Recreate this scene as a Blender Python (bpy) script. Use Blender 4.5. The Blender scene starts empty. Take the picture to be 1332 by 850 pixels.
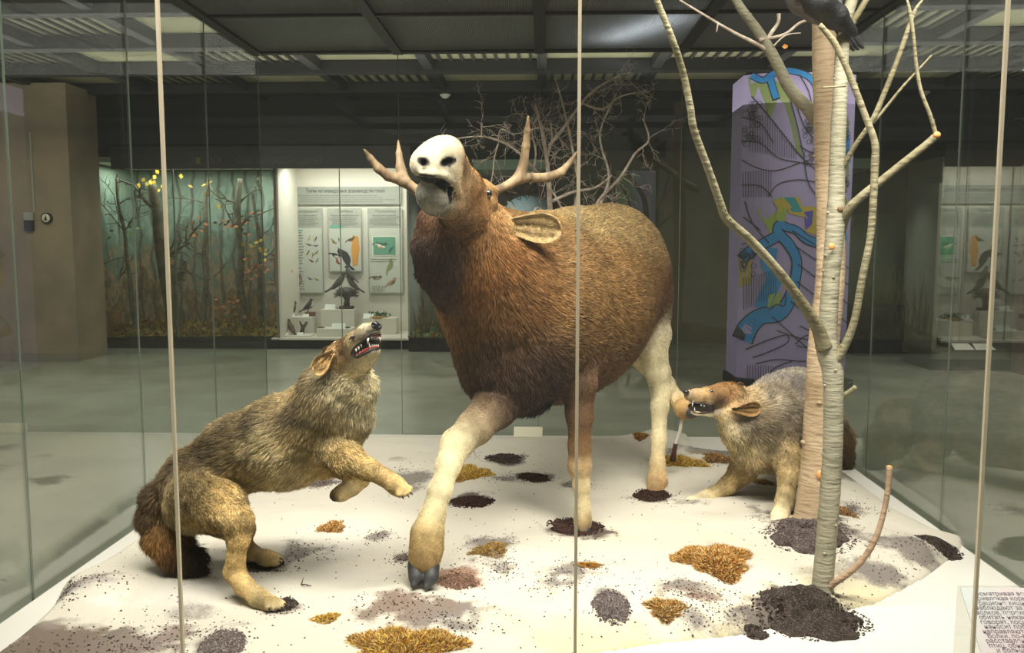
import bpy, bmesh, math, random
import numpy as np
from mathutils import Vector, Matrix
from mathutils.bvhtree import BVHTree
random.seed(7)
rng = np.random.default_rng(7)
S = bpy.context.scene
COL = S.collection
# ------------------------------------------------------------------ camera model
F = 1100.0; CX = 666.0; CY = 425.0; H = 1.40
TH = math.atan(0.0973)
CT, ST = math.cos(TH), math.sin(TH)
GZ = 0.055                      # mean height of the snow above the case floor
ROT = 0.0345                    # the case and the room stand turned by this much to the camera
RN = math.hypot(1, ROT)
ED = (ROT / RN, 1 / RN); EX = (1 / RN, -ROT / RN)

def ray(px, py):
    x = (px - CX) / F; z = (CY - py) / F
    return np.array([x, CT + z * ST, z * CT - ST])
def at(px, py, Y):
    d = ray(px, py); return np.array([0, 0, H]) + d * (Y / d[1])
def depth(px, py, Y):
    d = ray(px, py); return Y / d[1]
def G(px, py, z=GZ):
    d = ray(px, py); t = (z - H) / d[2]
    return np.array([0, 0, H]) + d * t
def room(x, d, z=0.0):          # room coordinates -> world
    return (x * EX[0] + d * ED[0], x * EX[1] + d * ED[1], z)
def toroom(px, py, D):          # pixel on the vertical plane at room depth D -> room x, z
    r = ray(px, py); t = D / (r[0] * ED[0] + r[1] * ED[1])
    p = r * t
    return (p[0] * EX[0] + p[1] * EX[1], H + p[2])
def proj(P):
    P = np.asarray(P, float); x = P[..., 0]; y = P[..., 1]; z = P[..., 2] - H
    f = y * CT - z * ST; u = y * ST + z * CT
    return CX + F * x / f, CY - F * u / f

def lin(c):
    return tuple(((v / 255) / 12.92 if v / 255 <= 0.04045 else ((v / 255 + 0.055) / 1.055) ** 2.4) for v in c)

# ------------------------------------------------------------------ object helpers
def tag(o, label=None, cat=None, group=None, kind=None):
    if label: o['label'] = label
    if cat: o['category'] = cat
    if group: o['group'] = group
    if kind: o['kind'] = kind
    return o
def empty(name, loc=(0, 0, 0), rz=0.0):
    o = bpy.data.objects.new(name, None); COL.objects.link(o)
    o.location = tuple(loc); o.rotation_euler = (0, 0, rz); o.empty_display_size = .1
    return o
def link(name, me, parent=None, mats=()):
    o = bpy.data.objects.new(name, me); COL.objects.link(o)
    for m in mats: me.materials.append(m)
    if parent is not None:
        o.parent = parent
        # meshes are authored in world space unless the parent is at the origin
        bpy.context.view_layer.update()
        o.matrix_parent_inverse = parent.matrix_world.inverted()
    return o
def mesh_np(name, V, Fc, smooth=True):
    me = bpy.data.meshes.new(name)
    V = np.asarray(V, np.float32); Fc = np.asarray(Fc, np.int32)
    n = Fc.shape[1]
    me.vertices.add(len(V)); me.vertices.foreach_set('co', V.ravel())
    me.loops.add(Fc.size); me.loops.foreach_set('vertex_index', Fc.ravel())
    me.polygons.add(len(Fc)); me.polygons.foreach_set('loop_start', np.arange(0, Fc.size, n, dtype=np.int32))
    me.update(calc_edges=True); me.validate()
    if smooth: me.polygons.foreach_set('use_smooth', np.ones(len(me.polygons), bool))
    return me

class MB:
    """collects simple solids with a material index, then links them as one mesh"""
    def __init__(s): s.v = []; s.f = []; s.m = []; s.sm = []
    def add(s, vs, fs, mi=0, sm=False):
        b = len(s.v); s.v += [tuple(map(float, v)) for v in vs]
        for f in fs: s.f.append([i + b for i in f]); s.m.append(mi); s.sm.append(sm)
        return s
    def box(s, x0, x1, y0, y1, z0, z1, mi=0, xf=None):
        vs = [(x, y, z) for z in (z0, z1) for y in (y0, y1) for x in (x0, x1)]
        if xf: vs = [xf(*v) for v in vs]
        return s.add(vs, [(0, 2, 3, 1), (4, 5, 7, 6), (0, 1, 5, 4), (2, 6, 7, 3), (0, 4, 6, 2), (1, 3, 7, 5)], mi)
    def rbox(s, x0, x1, d0, d1, z0, z1, mi=0): return s.box(x0, x1, d0, d1, z0, z1, mi, room)
    def bar(s, a, b, w, t, mi=0, up=(0, 0, 1)):
        a, b = Vector(a), Vector(b); d = (b - a).normalized(); u = Vector(up)
        if abs(d.dot(u)) > .98: u = Vector((1, 0, 0))
        x = d.cross(u).normalized() * w / 2; y = x.cross(d).normalized() * t / 2
        vs = [p + i * x + j * y for p in (a, b) for i, j in ((-1, -1), (1, -1), (1, 1), (-1, 1))]
        return s.add(vs, [(3, 2, 1, 0), (4, 5, 6, 7), (0, 1, 5, 4), (1, 2, 6, 5), (2, 3, 7, 6), (3, 0, 4, 7)], mi)
    def prism(s, pts, off, mi=0):
        """closed 3-D polygon pushed along off"""
        n = len(pts); o = Vector(off)
        vs = [Vector(p) for p in pts] + [Vector(p) + o for p in pts]
        return s.add(vs, [list(range(n))[::-1], list(range(n, 2 * n))] + [(i, (i + 1) % n, n + (i + 1) % n, n + i) for i in range(n)], mi)
    def lathe(s, prof, c=(0, 0, 0), n=20, mi=0, xf=None):
        vs = []; fs = []
        for r, z in prof:
            for i in range(n):
                a = 2 * math.pi * i / n; p = (c[0] + r * math.cos(a), c[1] + r * math.sin(a), c[2] + z)
                vs.append(xf(p) if xf else p)
        for k in range(len(prof) - 1):
            for i in range(n):
                j = (i + 1) % n; fs.append((k * n + i, k * n + j, (k + 1) * n + j, (k + 1) * n + i))
        fs.append(list(range(n))[::-1]); fs.append([(len(prof) - 1) * n + i for i in range(n)])
        return s.add(vs, fs, mi, True)
    def tube(s, pts, rad, n=8, mi=0, cap=True):
        P = [Vector(p) for p in pts]; R = rad if hasattr(rad, '__len__') else [rad] * len(P)
        t = (P[1] - P[0]).normalized(); u = t.orthogonal().normalized(); vs = []; fs = []
        for i, p in enumerate(P):
            a = P[max(0, i - 1)]; b = P[min(len(P) - 1, i + 1)]; t = (b - a).normalized()
            u = (u - t * u.dot(t)).normalized(); w = t.cross(u)
            for k in range(n):
                an = 2 * math.pi * k / n; vs.append(p + (u * math.cos(an) + w * math.sin(an)) * R[i])
        for i in range(len(P) - 1):
            for k in range(n):
                j = (k + 1) % n; fs.append((i * n + k, i * n + j, (i + 1) * n + j, (i + 1) * n + k))
        if cap: fs.append(list(range(n))[::-1]); fs.append([(len(P) - 1) * n + k for k in range(n)])
        return s.add(vs, fs, mi, True)
    def blob(s, c, r, mi=0, seg=8, xf=None):
        rx, ry, rz = (r, r, r) if not hasattr(r, '__len__') else r
        prof = []; vs = []; fs = []; m = max(4, seg // 2 + 1)
        for i in range(m + 1):
            th = math.pi * i / m
            for k in range(seg):
                a = 2 * math.pi * k / seg
                p = (rx * math.sin(th) * math.cos(a), ry * math.sin(th) * math.sin(a), -rz * math.cos(th))
                if xf: p = xf(p)
                vs.append((c[0] + p[0], c[1] + p[1], c[2] + p[2]))
        for i in range(m):
            for k in range(seg):
                j = (k + 1) % seg; fs.append((i * seg + k, i * seg + j, (i + 1) * seg + j, (i + 1) * seg + k))
        return s.add(vs, fs, mi, True)
    def build(s, name, mats, parent=None, bevel=0.0):
        me = bpy.data.meshes.new(name); me.from_pydata(s.v, [], s.f)
        me.polygons.foreach_set('material_index', s.m); me.polygons.foreach_set('use_smooth', s.sm)
        me.update()
        if not isinstance(mats, (list, tuple)): mats = [mats]
        o = link(name, me, parent, mats)
        if bevel:
            b = o.modifiers.new('Bevel', 'BEVEL'); b.width = bevel; b.segments = 2; b.limit_method = 'ANGLE'
        return o

def smooth_path(pts, rad, sub=5):
    P = [np.array(p, float) for p in pts]; n = len(P); out = []; ro = []
    for i in range(n - 1):
        p0 = P[max(i - 1, 0)]; p1 = P[i]; p2 = P[i + 1]; p3 = P[min(i + 2, n - 1)]
        for k in range(sub):
            t = k / sub
            out.append(.5 * (2 * p1 + (p2 - p0) * t + (2 * p0 - 5 * p1 + 4 * p2 - p3) * t * t + (3 * p1 - p0 - 3 * p2 + p3) * t ** 3))
            ro.append(rad[i] * (1 - t) + rad[i + 1] * t)
    out.append(P[-1]); ro.append(rad[-1]); return out, ro

# ------------------------------------------------------------------ materials
def nt_mat(name):
    m = bpy.data.materials.new(name); m.use_nodes = True
    nt = m.node_tree; nt.nodes.clear()
    out = nt.nodes.new('ShaderNodeOutputMaterial')
    return m, nt, out
def N(nt, t, **kw):
    n = nt.nodes.new(t)
    for k, v in kw.items():
        if k.startswith('i_'):
            key = k[2:].replace('_', ' ')
            n.inputs[key].default_value = v
        else: setattr(n, k, v)
    return n
def mat(name, c, rough=.6, c2=None, scale=6.0, metal=0.0, bump=0.0, bscale=40.0, spec=.5, stretch=None, contrast=(.35, .65), coat=0.0):
    m, nt, out = nt_mat(name); L = nt.links.new
    b = N(nt, 'ShaderNodeBsdfPrincipled'); L(b.outputs[0], out.inputs[0])
    b.inputs['Roughness'].default_value = rough; b.inputs['Metallic'].default_value = metal
    b.inputs['Specular IOR Level'].default_value = spec; b.inputs['Coat Weight'].default_value = coat
    lc = (*lin(c), 1)
    b.inputs['Base Color'].default_value = lc
    co = N(nt, 'ShaderNodeTexCoord'); mp = N(nt, 'ShaderNodeMapping')
    L(co.outputs['Object'], mp.inputs[0])
    if stretch: mp.inputs['Scale'].default_value = stretch
    if c2 is not None:
        no = N(nt, 'ShaderNodeTexNoise'); no.inputs['Scale'].default_value = scale; no.inputs['Detail'].default_value = 6
        L(mp.outputs[0], no.inputs[0]); r = N(nt, 'ShaderNodeValToRGB'); L(no.outputs[0], r.inputs[0])
        r.color_ramp.elements[0].position = contrast[0]; r.color_ramp.elements[1].position = contrast[1]
        r.color_ramp.elements[0].color = lc; r.color_ramp.elements[1].color = (*lin(c2), 1)
        L(r.outputs[0], b.inputs['Base Color'])
    if bump:
        no = N(nt, 'ShaderNodeTexNoise'); no.inputs['Scale'].default_value = bscale; no.inputs['Detail'].default_value = 5
        L(mp.outputs[0], no.inputs[0]); bp = N(nt, 'ShaderNodeBump'); bp.inputs['Strength'].default_value = bump; bp.inputs['Distance'].default_value = .01
        L(no.outputs[0], bp.inputs['Height']); L(bp.outputs[0], b.inputs['Normal'])
    return m
def glass_mat(name, tint=(1, 1, 1), f0=.045, rough=0.0, gain=1.0):
    """thin clear sheet: what it does not reflect (Schlick) goes straight through"""
    m, nt, out = nt_mat(name); L = nt.links.new
    lw = N(nt, 'ShaderNodeLayerWeight'); lw.inputs['Blend'].default_value = .5
    p = N(nt, 'ShaderNodeMath', operation='POWER'); L(lw.outputs['Facing'], p.inputs[0]); p.inputs[1].default_value = 5
    a = N(nt, 'ShaderNodeMath', operation='MULTIPLY_ADD'); L(p.outputs[0], a.inputs[0]); a.inputs[1].default_value = gain * (1 - f0); a.inputs[2].default_value = f0
    a.use_clamp = True
    t = N(nt, 'ShaderNodeBsdfTransparent'); t.inputs[0].default_value = (*tint, 1)
    g = N(nt, 'ShaderNodeBsdfGlossy'); g.inputs['Roughness'].default_value = rough
    mx = N(nt, 'ShaderNodeMixShader'); L(a.outputs[0], mx.inputs[0]); L(t.outputs[0], mx.inputs[1]); L(g.outputs[0], mx.inputs[2])
    L(mx.outputs[0], out.inputs[0]); return m
def attr_mat(name, rough=.7, spec=.25, bump=0, bscale=200, sheen=0.0, vary=0.0):
    m, nt, out = nt_mat(name); L = nt.links.new
    b = N(nt, 'ShaderNodeBsdfPrincipled'); L(b.outputs[0], out.inputs[0])
    b.inputs['Roughness'].default_value = rough; b.inputs['Specular IOR Level'].default_value = spec
    a = N(nt, 'ShaderNodeAttribute'); a.attribute_name = 'Col'; L(a.outputs['Color'], b.inputs['Base Color'])
    if bump:
        co = N(nt, 'ShaderNodeTexCoord'); no = N(nt, 'ShaderNodeTexNoise'); no.inputs['Scale'].default_value = bscale
        L(co.outputs['Object'], no.inputs[0]); bp = N(nt, 'ShaderNodeBump'); bp.inputs['Strength'].default_value = bump; bp.inputs['Distance'].default_value = .004
        L(no.outputs[0], bp.inputs['Height']); L(bp.outputs[0], b.inputs['Normal'])
    return m
def emis(name, c, s):
    m, nt, out = nt_mat(name)
    e = N(nt, 'ShaderNodeEmission'); e.inputs[0].default_value = (*lin(c), 1); e.inputs[1].default_value = s
    nt.links.new(e.outputs[0], out.inputs[0]); return m

def to_mesh_object(o):
    """lettering curve -> real mesh object"""
    bpy.context.view_layer.update(); dg = bpy.context.evaluated_depsgraph_get(); ev = o.evaluated_get(dg)
    me = bpy.data.meshes.new_from_object(ev, depsgraph=dg); nm = o.name.split('.')[0]; mw = o.matrix_world.copy(); par = o.parent
    cu = o.data; bpy.data.objects.remove(o); n = bpy.data.objects.new(nm, me); COL.objects.link(n)
    if par is not None: n.parent = par; n.matrix_parent_inverse = par.matrix_world.inverted()
    n.matrix_basis = mw; return n
# ------------------------------------------------------------------ numpy value noise
def vnoise(P, s, seed=0):
    P = np.asarray(P, np.float64) * s; i = np.floor(P).astype(np.int64); f = P - i; f = f * f * (3 - 2 * f)
    def h(a, b, c):
        n = (a * 73856093) ^ (b * 19349663) ^ (c * 83492791) ^ (seed * 2654435761)
        n = (n ^ (n >> 13)) * 1274126177 & 0x7fffffff
        return ((n ^ (n >> 16)) & 0xffff) / 65535.0
    x, y, z = i[..., 0], i[..., 1], i[..., 2]; r = 0
    for dx in (0, 1):
        for dy in (0, 1):
            for dz in (0, 1):
                w = (f[..., 0] if dx else 1 - f[..., 0]) * (f[..., 1] if dy else 1 - f[..., 1]) * (f[..., 2] if dz else 1 - f[..., 2])
                r = r + w * h(x + dx, y + dy, z + dz)
    return r

# ------------------------------------------------------------------ bodies: smooth union of tapered limbs -> one surface
class Body:
    def __init__(s): s.p = []; s.cut = []; s.ell = []
    def chain(s, pts, k=.05):
        """pts: (px, py, Y, radius_px, colour, hair_length, [k])"""
        Q = []
        for q in pts:
            c = at(q[0], q[1], q[2]); r = q[3] * depth(q[0], q[1], q[2]) / F
            Q.append((c, r, np.array(lin(q[4])), q[5]))
        if len(Q) == 1: Q = Q * 2
        for a, b in zip(Q[:-1], Q[1:]):
            s.p.append(dict(a=a[0], b=b[0], ra=a[1], rb=b[1], ca=a[2], cb=b[2], la=a[3], lb=b[3], k=k, M=None))
        return s
    def ellipsoid(s, px, py, Y, axes, rpx, col, ln, k=.03):
        """axes: 3 unit vectors, rpx: three radii in pixels"""
        c = at(px, py, Y); d = depth(px, py, Y) / F
        A = np.array([np.array(a, float) / np.linalg.norm(a) for a in axes]); r = np.array(rpx) * d
        s.p.append(dict(a=c, b=c, ra=max(r), rb=max(r), ca=np.array(lin(col)), cb=np.array(lin(col)), la=ln, lb=ln, k=k, M=A, r=r, flow=A[0]))
        return s
    def carve(s, pts, k=.008):
        Q = [(at(q[0], q[1], q[2]), q[3] * depth(q[0], q[1], q[2]) / F) for q in pts]
        if len(Q) == 1: Q = Q * 2
        for a, b in zip(Q[:-1], Q[1:]): s.cut.append(dict(a=a[0], b=b[0], ra=a[1], rb=b[1], k=k, M=None))
        return s
    @staticmethod
    def dist(p, X, Y, Z):
        if p['M'] is not None:
            x, y, z = X - p['a'][0], Y - p['a'][1], Z - p['a'][2]; q = 0; g = 0
            for A, r in zip(p['M'], p['r']):
                u = (A[0] * x + A[1] * y + A[2] * z); q = q + (u / r) ** 2; g = g + (u / r ** 2) ** 2
            k0 = np.sqrt(q); k1 = np.sqrt(g) + 1e-9
            return (k0 * (k0 - 1) / k1), 0 * X
        a, b = p['a'], p['b']; ab = b - a; l2 = max(ab @ ab, 1e-12)
        x, y, z = X - a[0], Y - a[1], Z - a[2]
        t = np.clip((x * ab[0] + y * ab[1] + z * ab[2]) / l2, 0, 1)
        d = np.sqrt((x - t * ab[0]) ** 2 + (y - t * ab[1]) ** 2 + (z - t * ab[2]) ** 2)
        return d - (p['ra'] * (1 - t) + p['rb'] * t), t
    def mesh(s, name, res):
        lo = np.min([np.minimum(p['a'], p['b']) - max(p['ra'], p['rb']) for p in s.p], 0) - .03
        hi = np.max([np.maximum(p['a'], p['b']) + max(p['ra'], p['rb']) for p in s.p], 0) + .03
        n = np.ceil((hi - lo) / res).astype(int) + 1
        D = np.full(n, 1.0, np.float32); ax = [lo[i] + np.arange(n[i]) * res for i in range(3)]
        def local(p, fn):
            m = p['k'] + 3 * res; R = max(p['ra'], p['rb']) + m
            l = np.maximum(np.floor((np.minimum(p['a'], p['b']) - R - lo) / res).astype(int), 0)
            h = np.minimum(np.ceil((np.maximum(p['a'], p['b']) + R - lo) / res).astype(int) + 1, n)
            if np.any(h <= l): return
            sl = tuple(slice(l[i], h[i]) for i in range(3))
            X = ax[0][sl[0]][:, None, None]; Y = ax[1][sl[1]][None, :, None]; Z = ax[2][sl[2]][None, None, :]
            d, _ = Body.dist(p, X, Y, Z); fn(sl, d, p['k'])
        def smin(a, b, k):
            h = np.maximum(k - np.abs(a - b), 0) / k; return np.minimum(a, b) - h * h * k * .25
        def add(sl, d, k): D[sl] = smin(D[sl], d, k)
        def sub(sl, d, k): D[sl] = -smin(-D[sl], d, k)
        for p in s.p: local(p, add)
        for p in s.cut: local(p, sub)
        V, Q = nets(D, lo, res)
        me = mesh_np(name, V, Q)
        s.V = V; s.me = me; return me
    def fields(s, P, sharp=.018):
        """blend colour, hair length and hair direction of the nearest limbs at points P"""
        W = 0; C = 0; Ln = 0; Fl = 0
        for p in s.p:
            d, t = Body.dist(p, P[:, 0], P[:, 1], P[:, 2]); w = np.exp(-np.clip(d, -.02, 2) / sharp); t = t[:, None]; w = w[:, None]
            W = W + w; C = C + w * (p['ca'] * (1 - t) + p['cb'] * t); Ln = Ln + w * (p['la'] * (1 - t) + p['lb'] * t)
            f = p.get('flow', None)
            if f is None:
                f = p['b'] - p['a']; l = np.linalg.norm(f); f = f / l if l > 1e-6 else np.array([0, 0, -1.0])
            Fl = Fl + w * f
        return C / W, (Ln / W)[:, 0], Fl / W

def nets(D, lo, res):
    n = D.shape; I = D < 0
    c = [I[dx:n[0] - 1 + dx, dy:n[1] - 1 + dy, dz:n[2] - 1 + dz] for dx in (0, 1) for dy in (0, 1) for dz in (0, 1)]
    s_ = np.zeros(c[0].shape, np.int8)
    for q in c: s_ += q
    act = (s_ > 0) & (s_ < 8); idx = np.argwhere(act)
    ids = np.full(act.shape, -1, np.int64); ids[tuple(idx.T)] = np.arange(len(idx))
    corners = [(a, b, d) for a in (0, 1) for b in (0, 1) for d in (0, 1)]
    val = {q: D[idx[:, 0] + q[0], idx[:, 1] + q[1], idx[:, 2] + q[2]].astype(np.float64) for q in corners}
    acc = np.zeros((len(idx), 3)); cnt = np.zeros(len(idx))
    for q in corners:
        for axs in range(3):
            if q[axs]: continue
            q2 = list(q); q2[axs] = 1; q2 = tuple(q2); a, b = val[q], val[q2]; m = (a < 0) != (b < 0)
            t = np.where(m, a / np.where(m, a - b, 1), 0); p = np.tile(np.array(q, float), (len(idx), 1)); p[:, axs] = t
            acc += p * m[:, None]; cnt += m
    V = lo + (idx + acc / cnt[:, None]) * res
    Q = []
    for axs in range(3):
        o1, o2 = [(1, 2), (2, 0), (0, 1)][axs]
        sl0 = [slice(None)] * 3; sl1 = [slice(None)] * 3; sl0[axs] = slice(0, -1); sl1[axs] = slice(1, None)
        A, B = I[tuple(sl0)], I[tuple(sl1)]; e = np.argwhere(A != B)
        e = e[(e[:, o1] > 0) & (e[:, o2] > 0) & (e[:, o1] < n[o1] - 1) & (e[:, o2] < n[o2] - 1)]
        def cid(d1, d2):
            f = e.copy(); f[:, o1] -= d1; f[:, o2] -= d2; return ids[f[:, 0], f[:, 1], f[:, 2]]
        q = np.stack([cid(1, 1), cid(0, 1), cid(0, 0), cid(1, 0)], 1); ins = A[e[:, 0], e[:, 1], e[:, 2]]
        q[~ins] = q[~ins][:, ::-1]; Q.append(q)
    return V, np.concatenate(Q)

def set_col(me, C):
    a = me.color_attributes.new('Col', 'FLOAT_COLOR', 'POINT')
    C4 = np.ones((len(me.vertices), 4), np.float32); C4[:, :3] = C; a.data.foreach_set('color', C4.ravel())
def hitter(me):
    n = len(me.vertices); V = np.empty(n * 3, np.float32); me.vertices.foreach_get('co', V); V = V.reshape(-1, 3)
    bv = BVHTree.FromPolygons([tuple(v) for v in V.tolist()], [tuple(p.vertices) for p in me.polygons])
    def hit(px, py, out=0.0):
        d = Vector(ray(px, py)).normalized(); r = bv.ray_cast(Vector((0, 0, H)), d)
        if r[0] is None: return None
        return np.array(r[0] - d * out), np.array(r[1])
    return hit

def fur(name, body, me, parent, count, mt, colfn, rad=.0009, lift=.45, tipdark=0.0, wob=.35, grav=.15, seed=1, lenmul=1.0):
    rg = np.random.default_rng(seed)
    me.calc_loop_triangles(); nt_ = len(me.loop_triangles); T = np.empty(nt_ * 3, np.int32); me.loop_triangles.foreach_get('vertices', T); T = T.reshape(-1, 3)
    V = np.empty(len(me.vertices) * 3, np.float32); me.vertices.foreach_get('co', V); V = V.reshape(-1, 3)
    a, b, c = V[T[:, 0]], V[T[:, 1]], V[T[:, 2]]; nn = np.cross(b - a, c - a); ar = np.linalg.norm(nn, axis=1); cs = np.cumsum(ar); cs /= cs[-1]
    i = np.searchsorted(cs, rg.random(count)); u = rg.random((count, 2)); su = np.sqrt(u[:, :1])
    P = a[i] * (1 - su) + b[i] * (su * (1 - u[:, 1:])) + c[i] * su * u[:, 1:]
    VN = np.empty(len(V) * 3, np.float32); me.vertices.foreach_get('normal', VN); VN = VN.reshape(-1, 3)
    Nn = VN[T[i, 0]] * (1 - su) + VN[T[i, 1]] * (su * (1 - u[:, 1:])) + VN[T[i, 2]] * su * u[:, 1:]
    Nn /= np.linalg.norm(Nn, axis=1)[:, None] + 1e-9
    C, Ln, Fl = body.fields(P); C, dens, Ln2 = colfn(P, C, Ln, Nn)
    keep = (rg.random(count) < dens) & (Ln2 > .002); P, Nn, C, Ln, Fl = P[keep], Nn[keep], C[keep], Ln2[keep] * lenmul, Fl[keep]
    m = len(P)
    wav = np.stack([vnoise(P, 7, 11), vnoise(P, 7, 12), vnoise(P, 7, 13)], 1) - .5
    Fl = Fl + wav * 1.0 + np.array([0, 0, -.25])
    Ft = Fl - Nn * np.sum(Fl * Nn, 1)[:, None]; Ft /= np.linalg.norm(Ft, axis=1)[:, None] + 1e-6
    rn = rg.normal(size=(m, 3)) * wob
    clump = (np.stack([vnoise(P, 38, 21), vnoise(P, 38, 22), vnoise(P, 38, 23)], 1) - .5) * 1.0
    d = Ft * (1 - lift) + Nn * lift + (rn * .5 + clump) * .45; d /= np.linalg.norm(d, axis=1)[:, None]
    d2 = d * .75 + Ft * .45 + rn * .2 + np.array([0, 0, -grav]); d2 /= np.linalg.norm(d2, axis=1)[:, None]
    L = (Ln * rg.uniform(.6, 1.25, m))[:, None]
    K = 4; pts = np.empty((m, K, 3), np.float32)
    pts[:, 0] = P - Nn * .002; pts[:, 1] = P + d * L * .34; pts[:, 2] = pts[:, 1] + (d * .5 + d2 * .5) * L * .34; pts[:, 3] = pts[:, 2] + d2 * L * .34
    cu = bpy.data.hair_curves.new(name); cu.add_curves([K] * m)
    cu.attributes['position'].data.foreach_set('vector', pts.ravel()) if 'position' in cu.attributes else cu.position_data.foreach_set('vector', pts.ravel())
    ra = cu.attributes.get('radius') or cu.attributes.new('radius', 'FLOAT', 'POINT')
    R = np.tile(np.array([1, .95, .7, .12], np.float32) * rad, m) * np.repeat(rg.uniform(.7, 1.2, m), K); ra.data.foreach_set('value', R.astype(np.float32))
    var = rg.uniform(.55, 1.5, (m, 1)) * (.6 + .8 * vnoise(P, 110, 77)[:, None]); Cc = np.ones((m, K, 4), np.float32); Cc[:, :, :3] = (C * var)[:, None, :]
    if tipdark > 0:
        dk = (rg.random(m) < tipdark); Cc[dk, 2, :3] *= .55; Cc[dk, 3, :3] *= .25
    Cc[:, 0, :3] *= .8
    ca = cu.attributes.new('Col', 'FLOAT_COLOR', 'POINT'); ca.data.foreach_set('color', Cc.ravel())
    o = bpy.data.objects.new(name, cu); COL.objects.link(o); cu.materials.append(mt)
    o.parent = parent; bpy.context.view_layer.update(); o.matrix_parent_inverse = parent.matrix_world.inverted()
    return o
# ------------------------------------------------------------------ camera, view
cam = bpy.data.cameras.new('camera'); co = bpy.data.objects.new('camera', cam); COL.objects.link(co); S.camera = co
cam.sensor_width = 36; cam.sensor_fit = 'HORIZONTAL'; cam.lens = F / 1332 * 36; cam.clip_start = .05; cam.clip_end = 100
co.location = (0, 0, H); co.rotation_euler = (math.pi / 2 - TH, 0, 0)
S.view_settings.view_transform = 'Standard'; S.view_settings.look = 'None'; S.view_settings.gamma = 1; S.view_settings.exposure = 0
S.view_settings.use_curve_mapping = False
S.cycles.max_bounces = 8; S.cycles.diffuse_bounces = 3; S.cycles.glossy_bounces = 4; S.cycles.transparent_max_bounces = 40
S.cycles.use_denoising = True; S.cycles.sample_clamp_indirect = 4.0; S.cycles.caustics_reflective = False; S.cycles.caustics_refractive = False
w = bpy.data.worlds.new('world'); S.world = w; w.use_nodes = True
w.node_tree.nodes['Background'].inputs[0].default_value = (*lin((150, 150, 138)), 1); w.node_tree.nodes['Background'].inputs[1].default_value = .95

FZ = -0.25; DB = 13.2; CEIL = 3.6
M_floor = mat('polished concrete', (124, 127, 113), .25, (146, 150, 134), 1.2, spec=.5)
M_wall = mat('olive wall paint', (104, 100, 74), .8, (92, 90, 66), 1.5)
M_beige = mat('beige plaster', (150, 132, 108), .85, (128, 116, 98), 2.0)
M_black = mat('black painted metal', (13, 12, 12), .6)
M_dark = mat('dark fascia', (15, 14, 14), .7, (10, 10, 10), 3.0)
M_navy = mat('navy panel', (24, 27, 44), .5)
M_tile = mat('pale ceiling sheet', (150, 147, 118), .8, (134, 132, 106), 2.0)
M_slat = mat('slat gap', (38, 36, 30), .7)
M_white = mat('white matt board', (232, 228, 218), .6)
M_cream = mat('cream panel', (214, 214, 190), .55)
M_greyp = mat('grey print', (168, 170, 160), .6, (158, 160, 152), 9.0)
M_ink = mat('grey ink', (120, 122, 116), .7)
M_inkd = mat('dark ink', (62, 62, 60), .7)
M_glass_side = glass_mat('side glass', (.97, .99, .965), .15, gain=1.0)
M_glass = glass_mat('clear glass', (.985, .995, .985), .03, gain=.55)
M_glassb = glass_mat('clear background glass', (.97, .99, .98), .03, gain=.5)
M_seam = mat('silicone joint', (104, 116, 104), .35)
M_seam2 = mat('beige silicone joint', (240, 226, 198), .35)
M_edge = mat('aluminium case edge', (70, 68, 62), .4, metal=.6)

def roombox(name, x0, x1, d0, d1, z0, z1, m, parent=None, **kw):
    return MB().rbox(x0, x1, d0, d1, z0, z1).build(name, m, parent, **kw)
# ---- shell
tag(roombox('floor', -16, 16, -3, 16.5, FZ - .1, FZ, M_floor), kind='structure')
mb = MB(); XB0, XB1 = toroom(718, 300, DB)[0], toroom(1400, 300, DB)[0] + 5
mb.rbox(-16, 16, 15.9, 16.2, FZ, CEIL)
tag(mb.build('wall_back', M_dark), kind='structure')
tag(roombox('wall_olive', XB0, toroom(968, 300, 14.2)[0] + 7, 14.2, 14.5, FZ, CEIL, M_wall), kind='structure')
# dark soffit band above the far walls
zb = toroom(600, 188, DB)[1]
tag(roombox('trim_1', -16, 16, 12.95, 15.9, zb, CEIL + .05, M_dark), kind='structure')
# ceiling of pale sheets, framed by a dark beam grid
mb = MB(); mb.rbox(-16, 16, -3, 15.2, CEIL + .10, CEIL + .2, 0)
xs = [(-9 + i) * 1.41 + .0 for i in range(19)]; ds = [1.05 + 1.4 * j for j in range(10)]
for i in range(len(xs) - 1):
    for j in range(len(ds) - 1):
        if (i + j) % 2 == 0 and ds[j] > 2:
            for k in range(1, 10):
                x = xs[i] + 1.41 * k / 10; mb.rbox(x - .018, x + .018, ds[j], ds[j + 1], CEIL + .07, CEIL + .101, 1)
tag(mb.build('ceiling', [M_tile, M_slat]), kind='structure')
bm_ = MB().rbox(-.07, .07, 1.0, 13.6, CEIL - .03, CEIL + .099)
for i, x in enumerate(xs):
    o = MB().rbox(x - .06, x + .06, 1.0, 13.4, CEIL - .03, CEIL + .099).build('ceiling_beam', M_black); tag(o, kind='structure')
for d in ds:
    o = MB().rbox(-13, 13, d - .08, d + .08, CEIL - .06, CEIL + .09).build('ceiling_beam', M_black); tag(o, kind='structure')
# round smoke detectors on two crossings
for n, (px, py, lab) in enumerate([(579, 122, 'small white round smoke detector on the black beam above the antlered animal'),
                                   (103, 129, 'small white round smoke detector on the ceiling near the dark left corner')]):
    D = 2420 / (318 - py); x, z = toroom(px, py, D)
    t = empty('smoke_detector', room(x, D, CEIL - .06)); tag(t, lab, 'smoke detector')
    MB().lathe([(.075, -.0), (.075, -.02), (.06, -.03)], room(x, D, CEIL - .06), 16).build('mounting_ring', M_white, t)
    MB().lathe([(.05, -.03), (.045, -.05), (.02, -.058)], room(x, D, CEIL - .06), 16).build('sensor_head', M_white, t)
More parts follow.
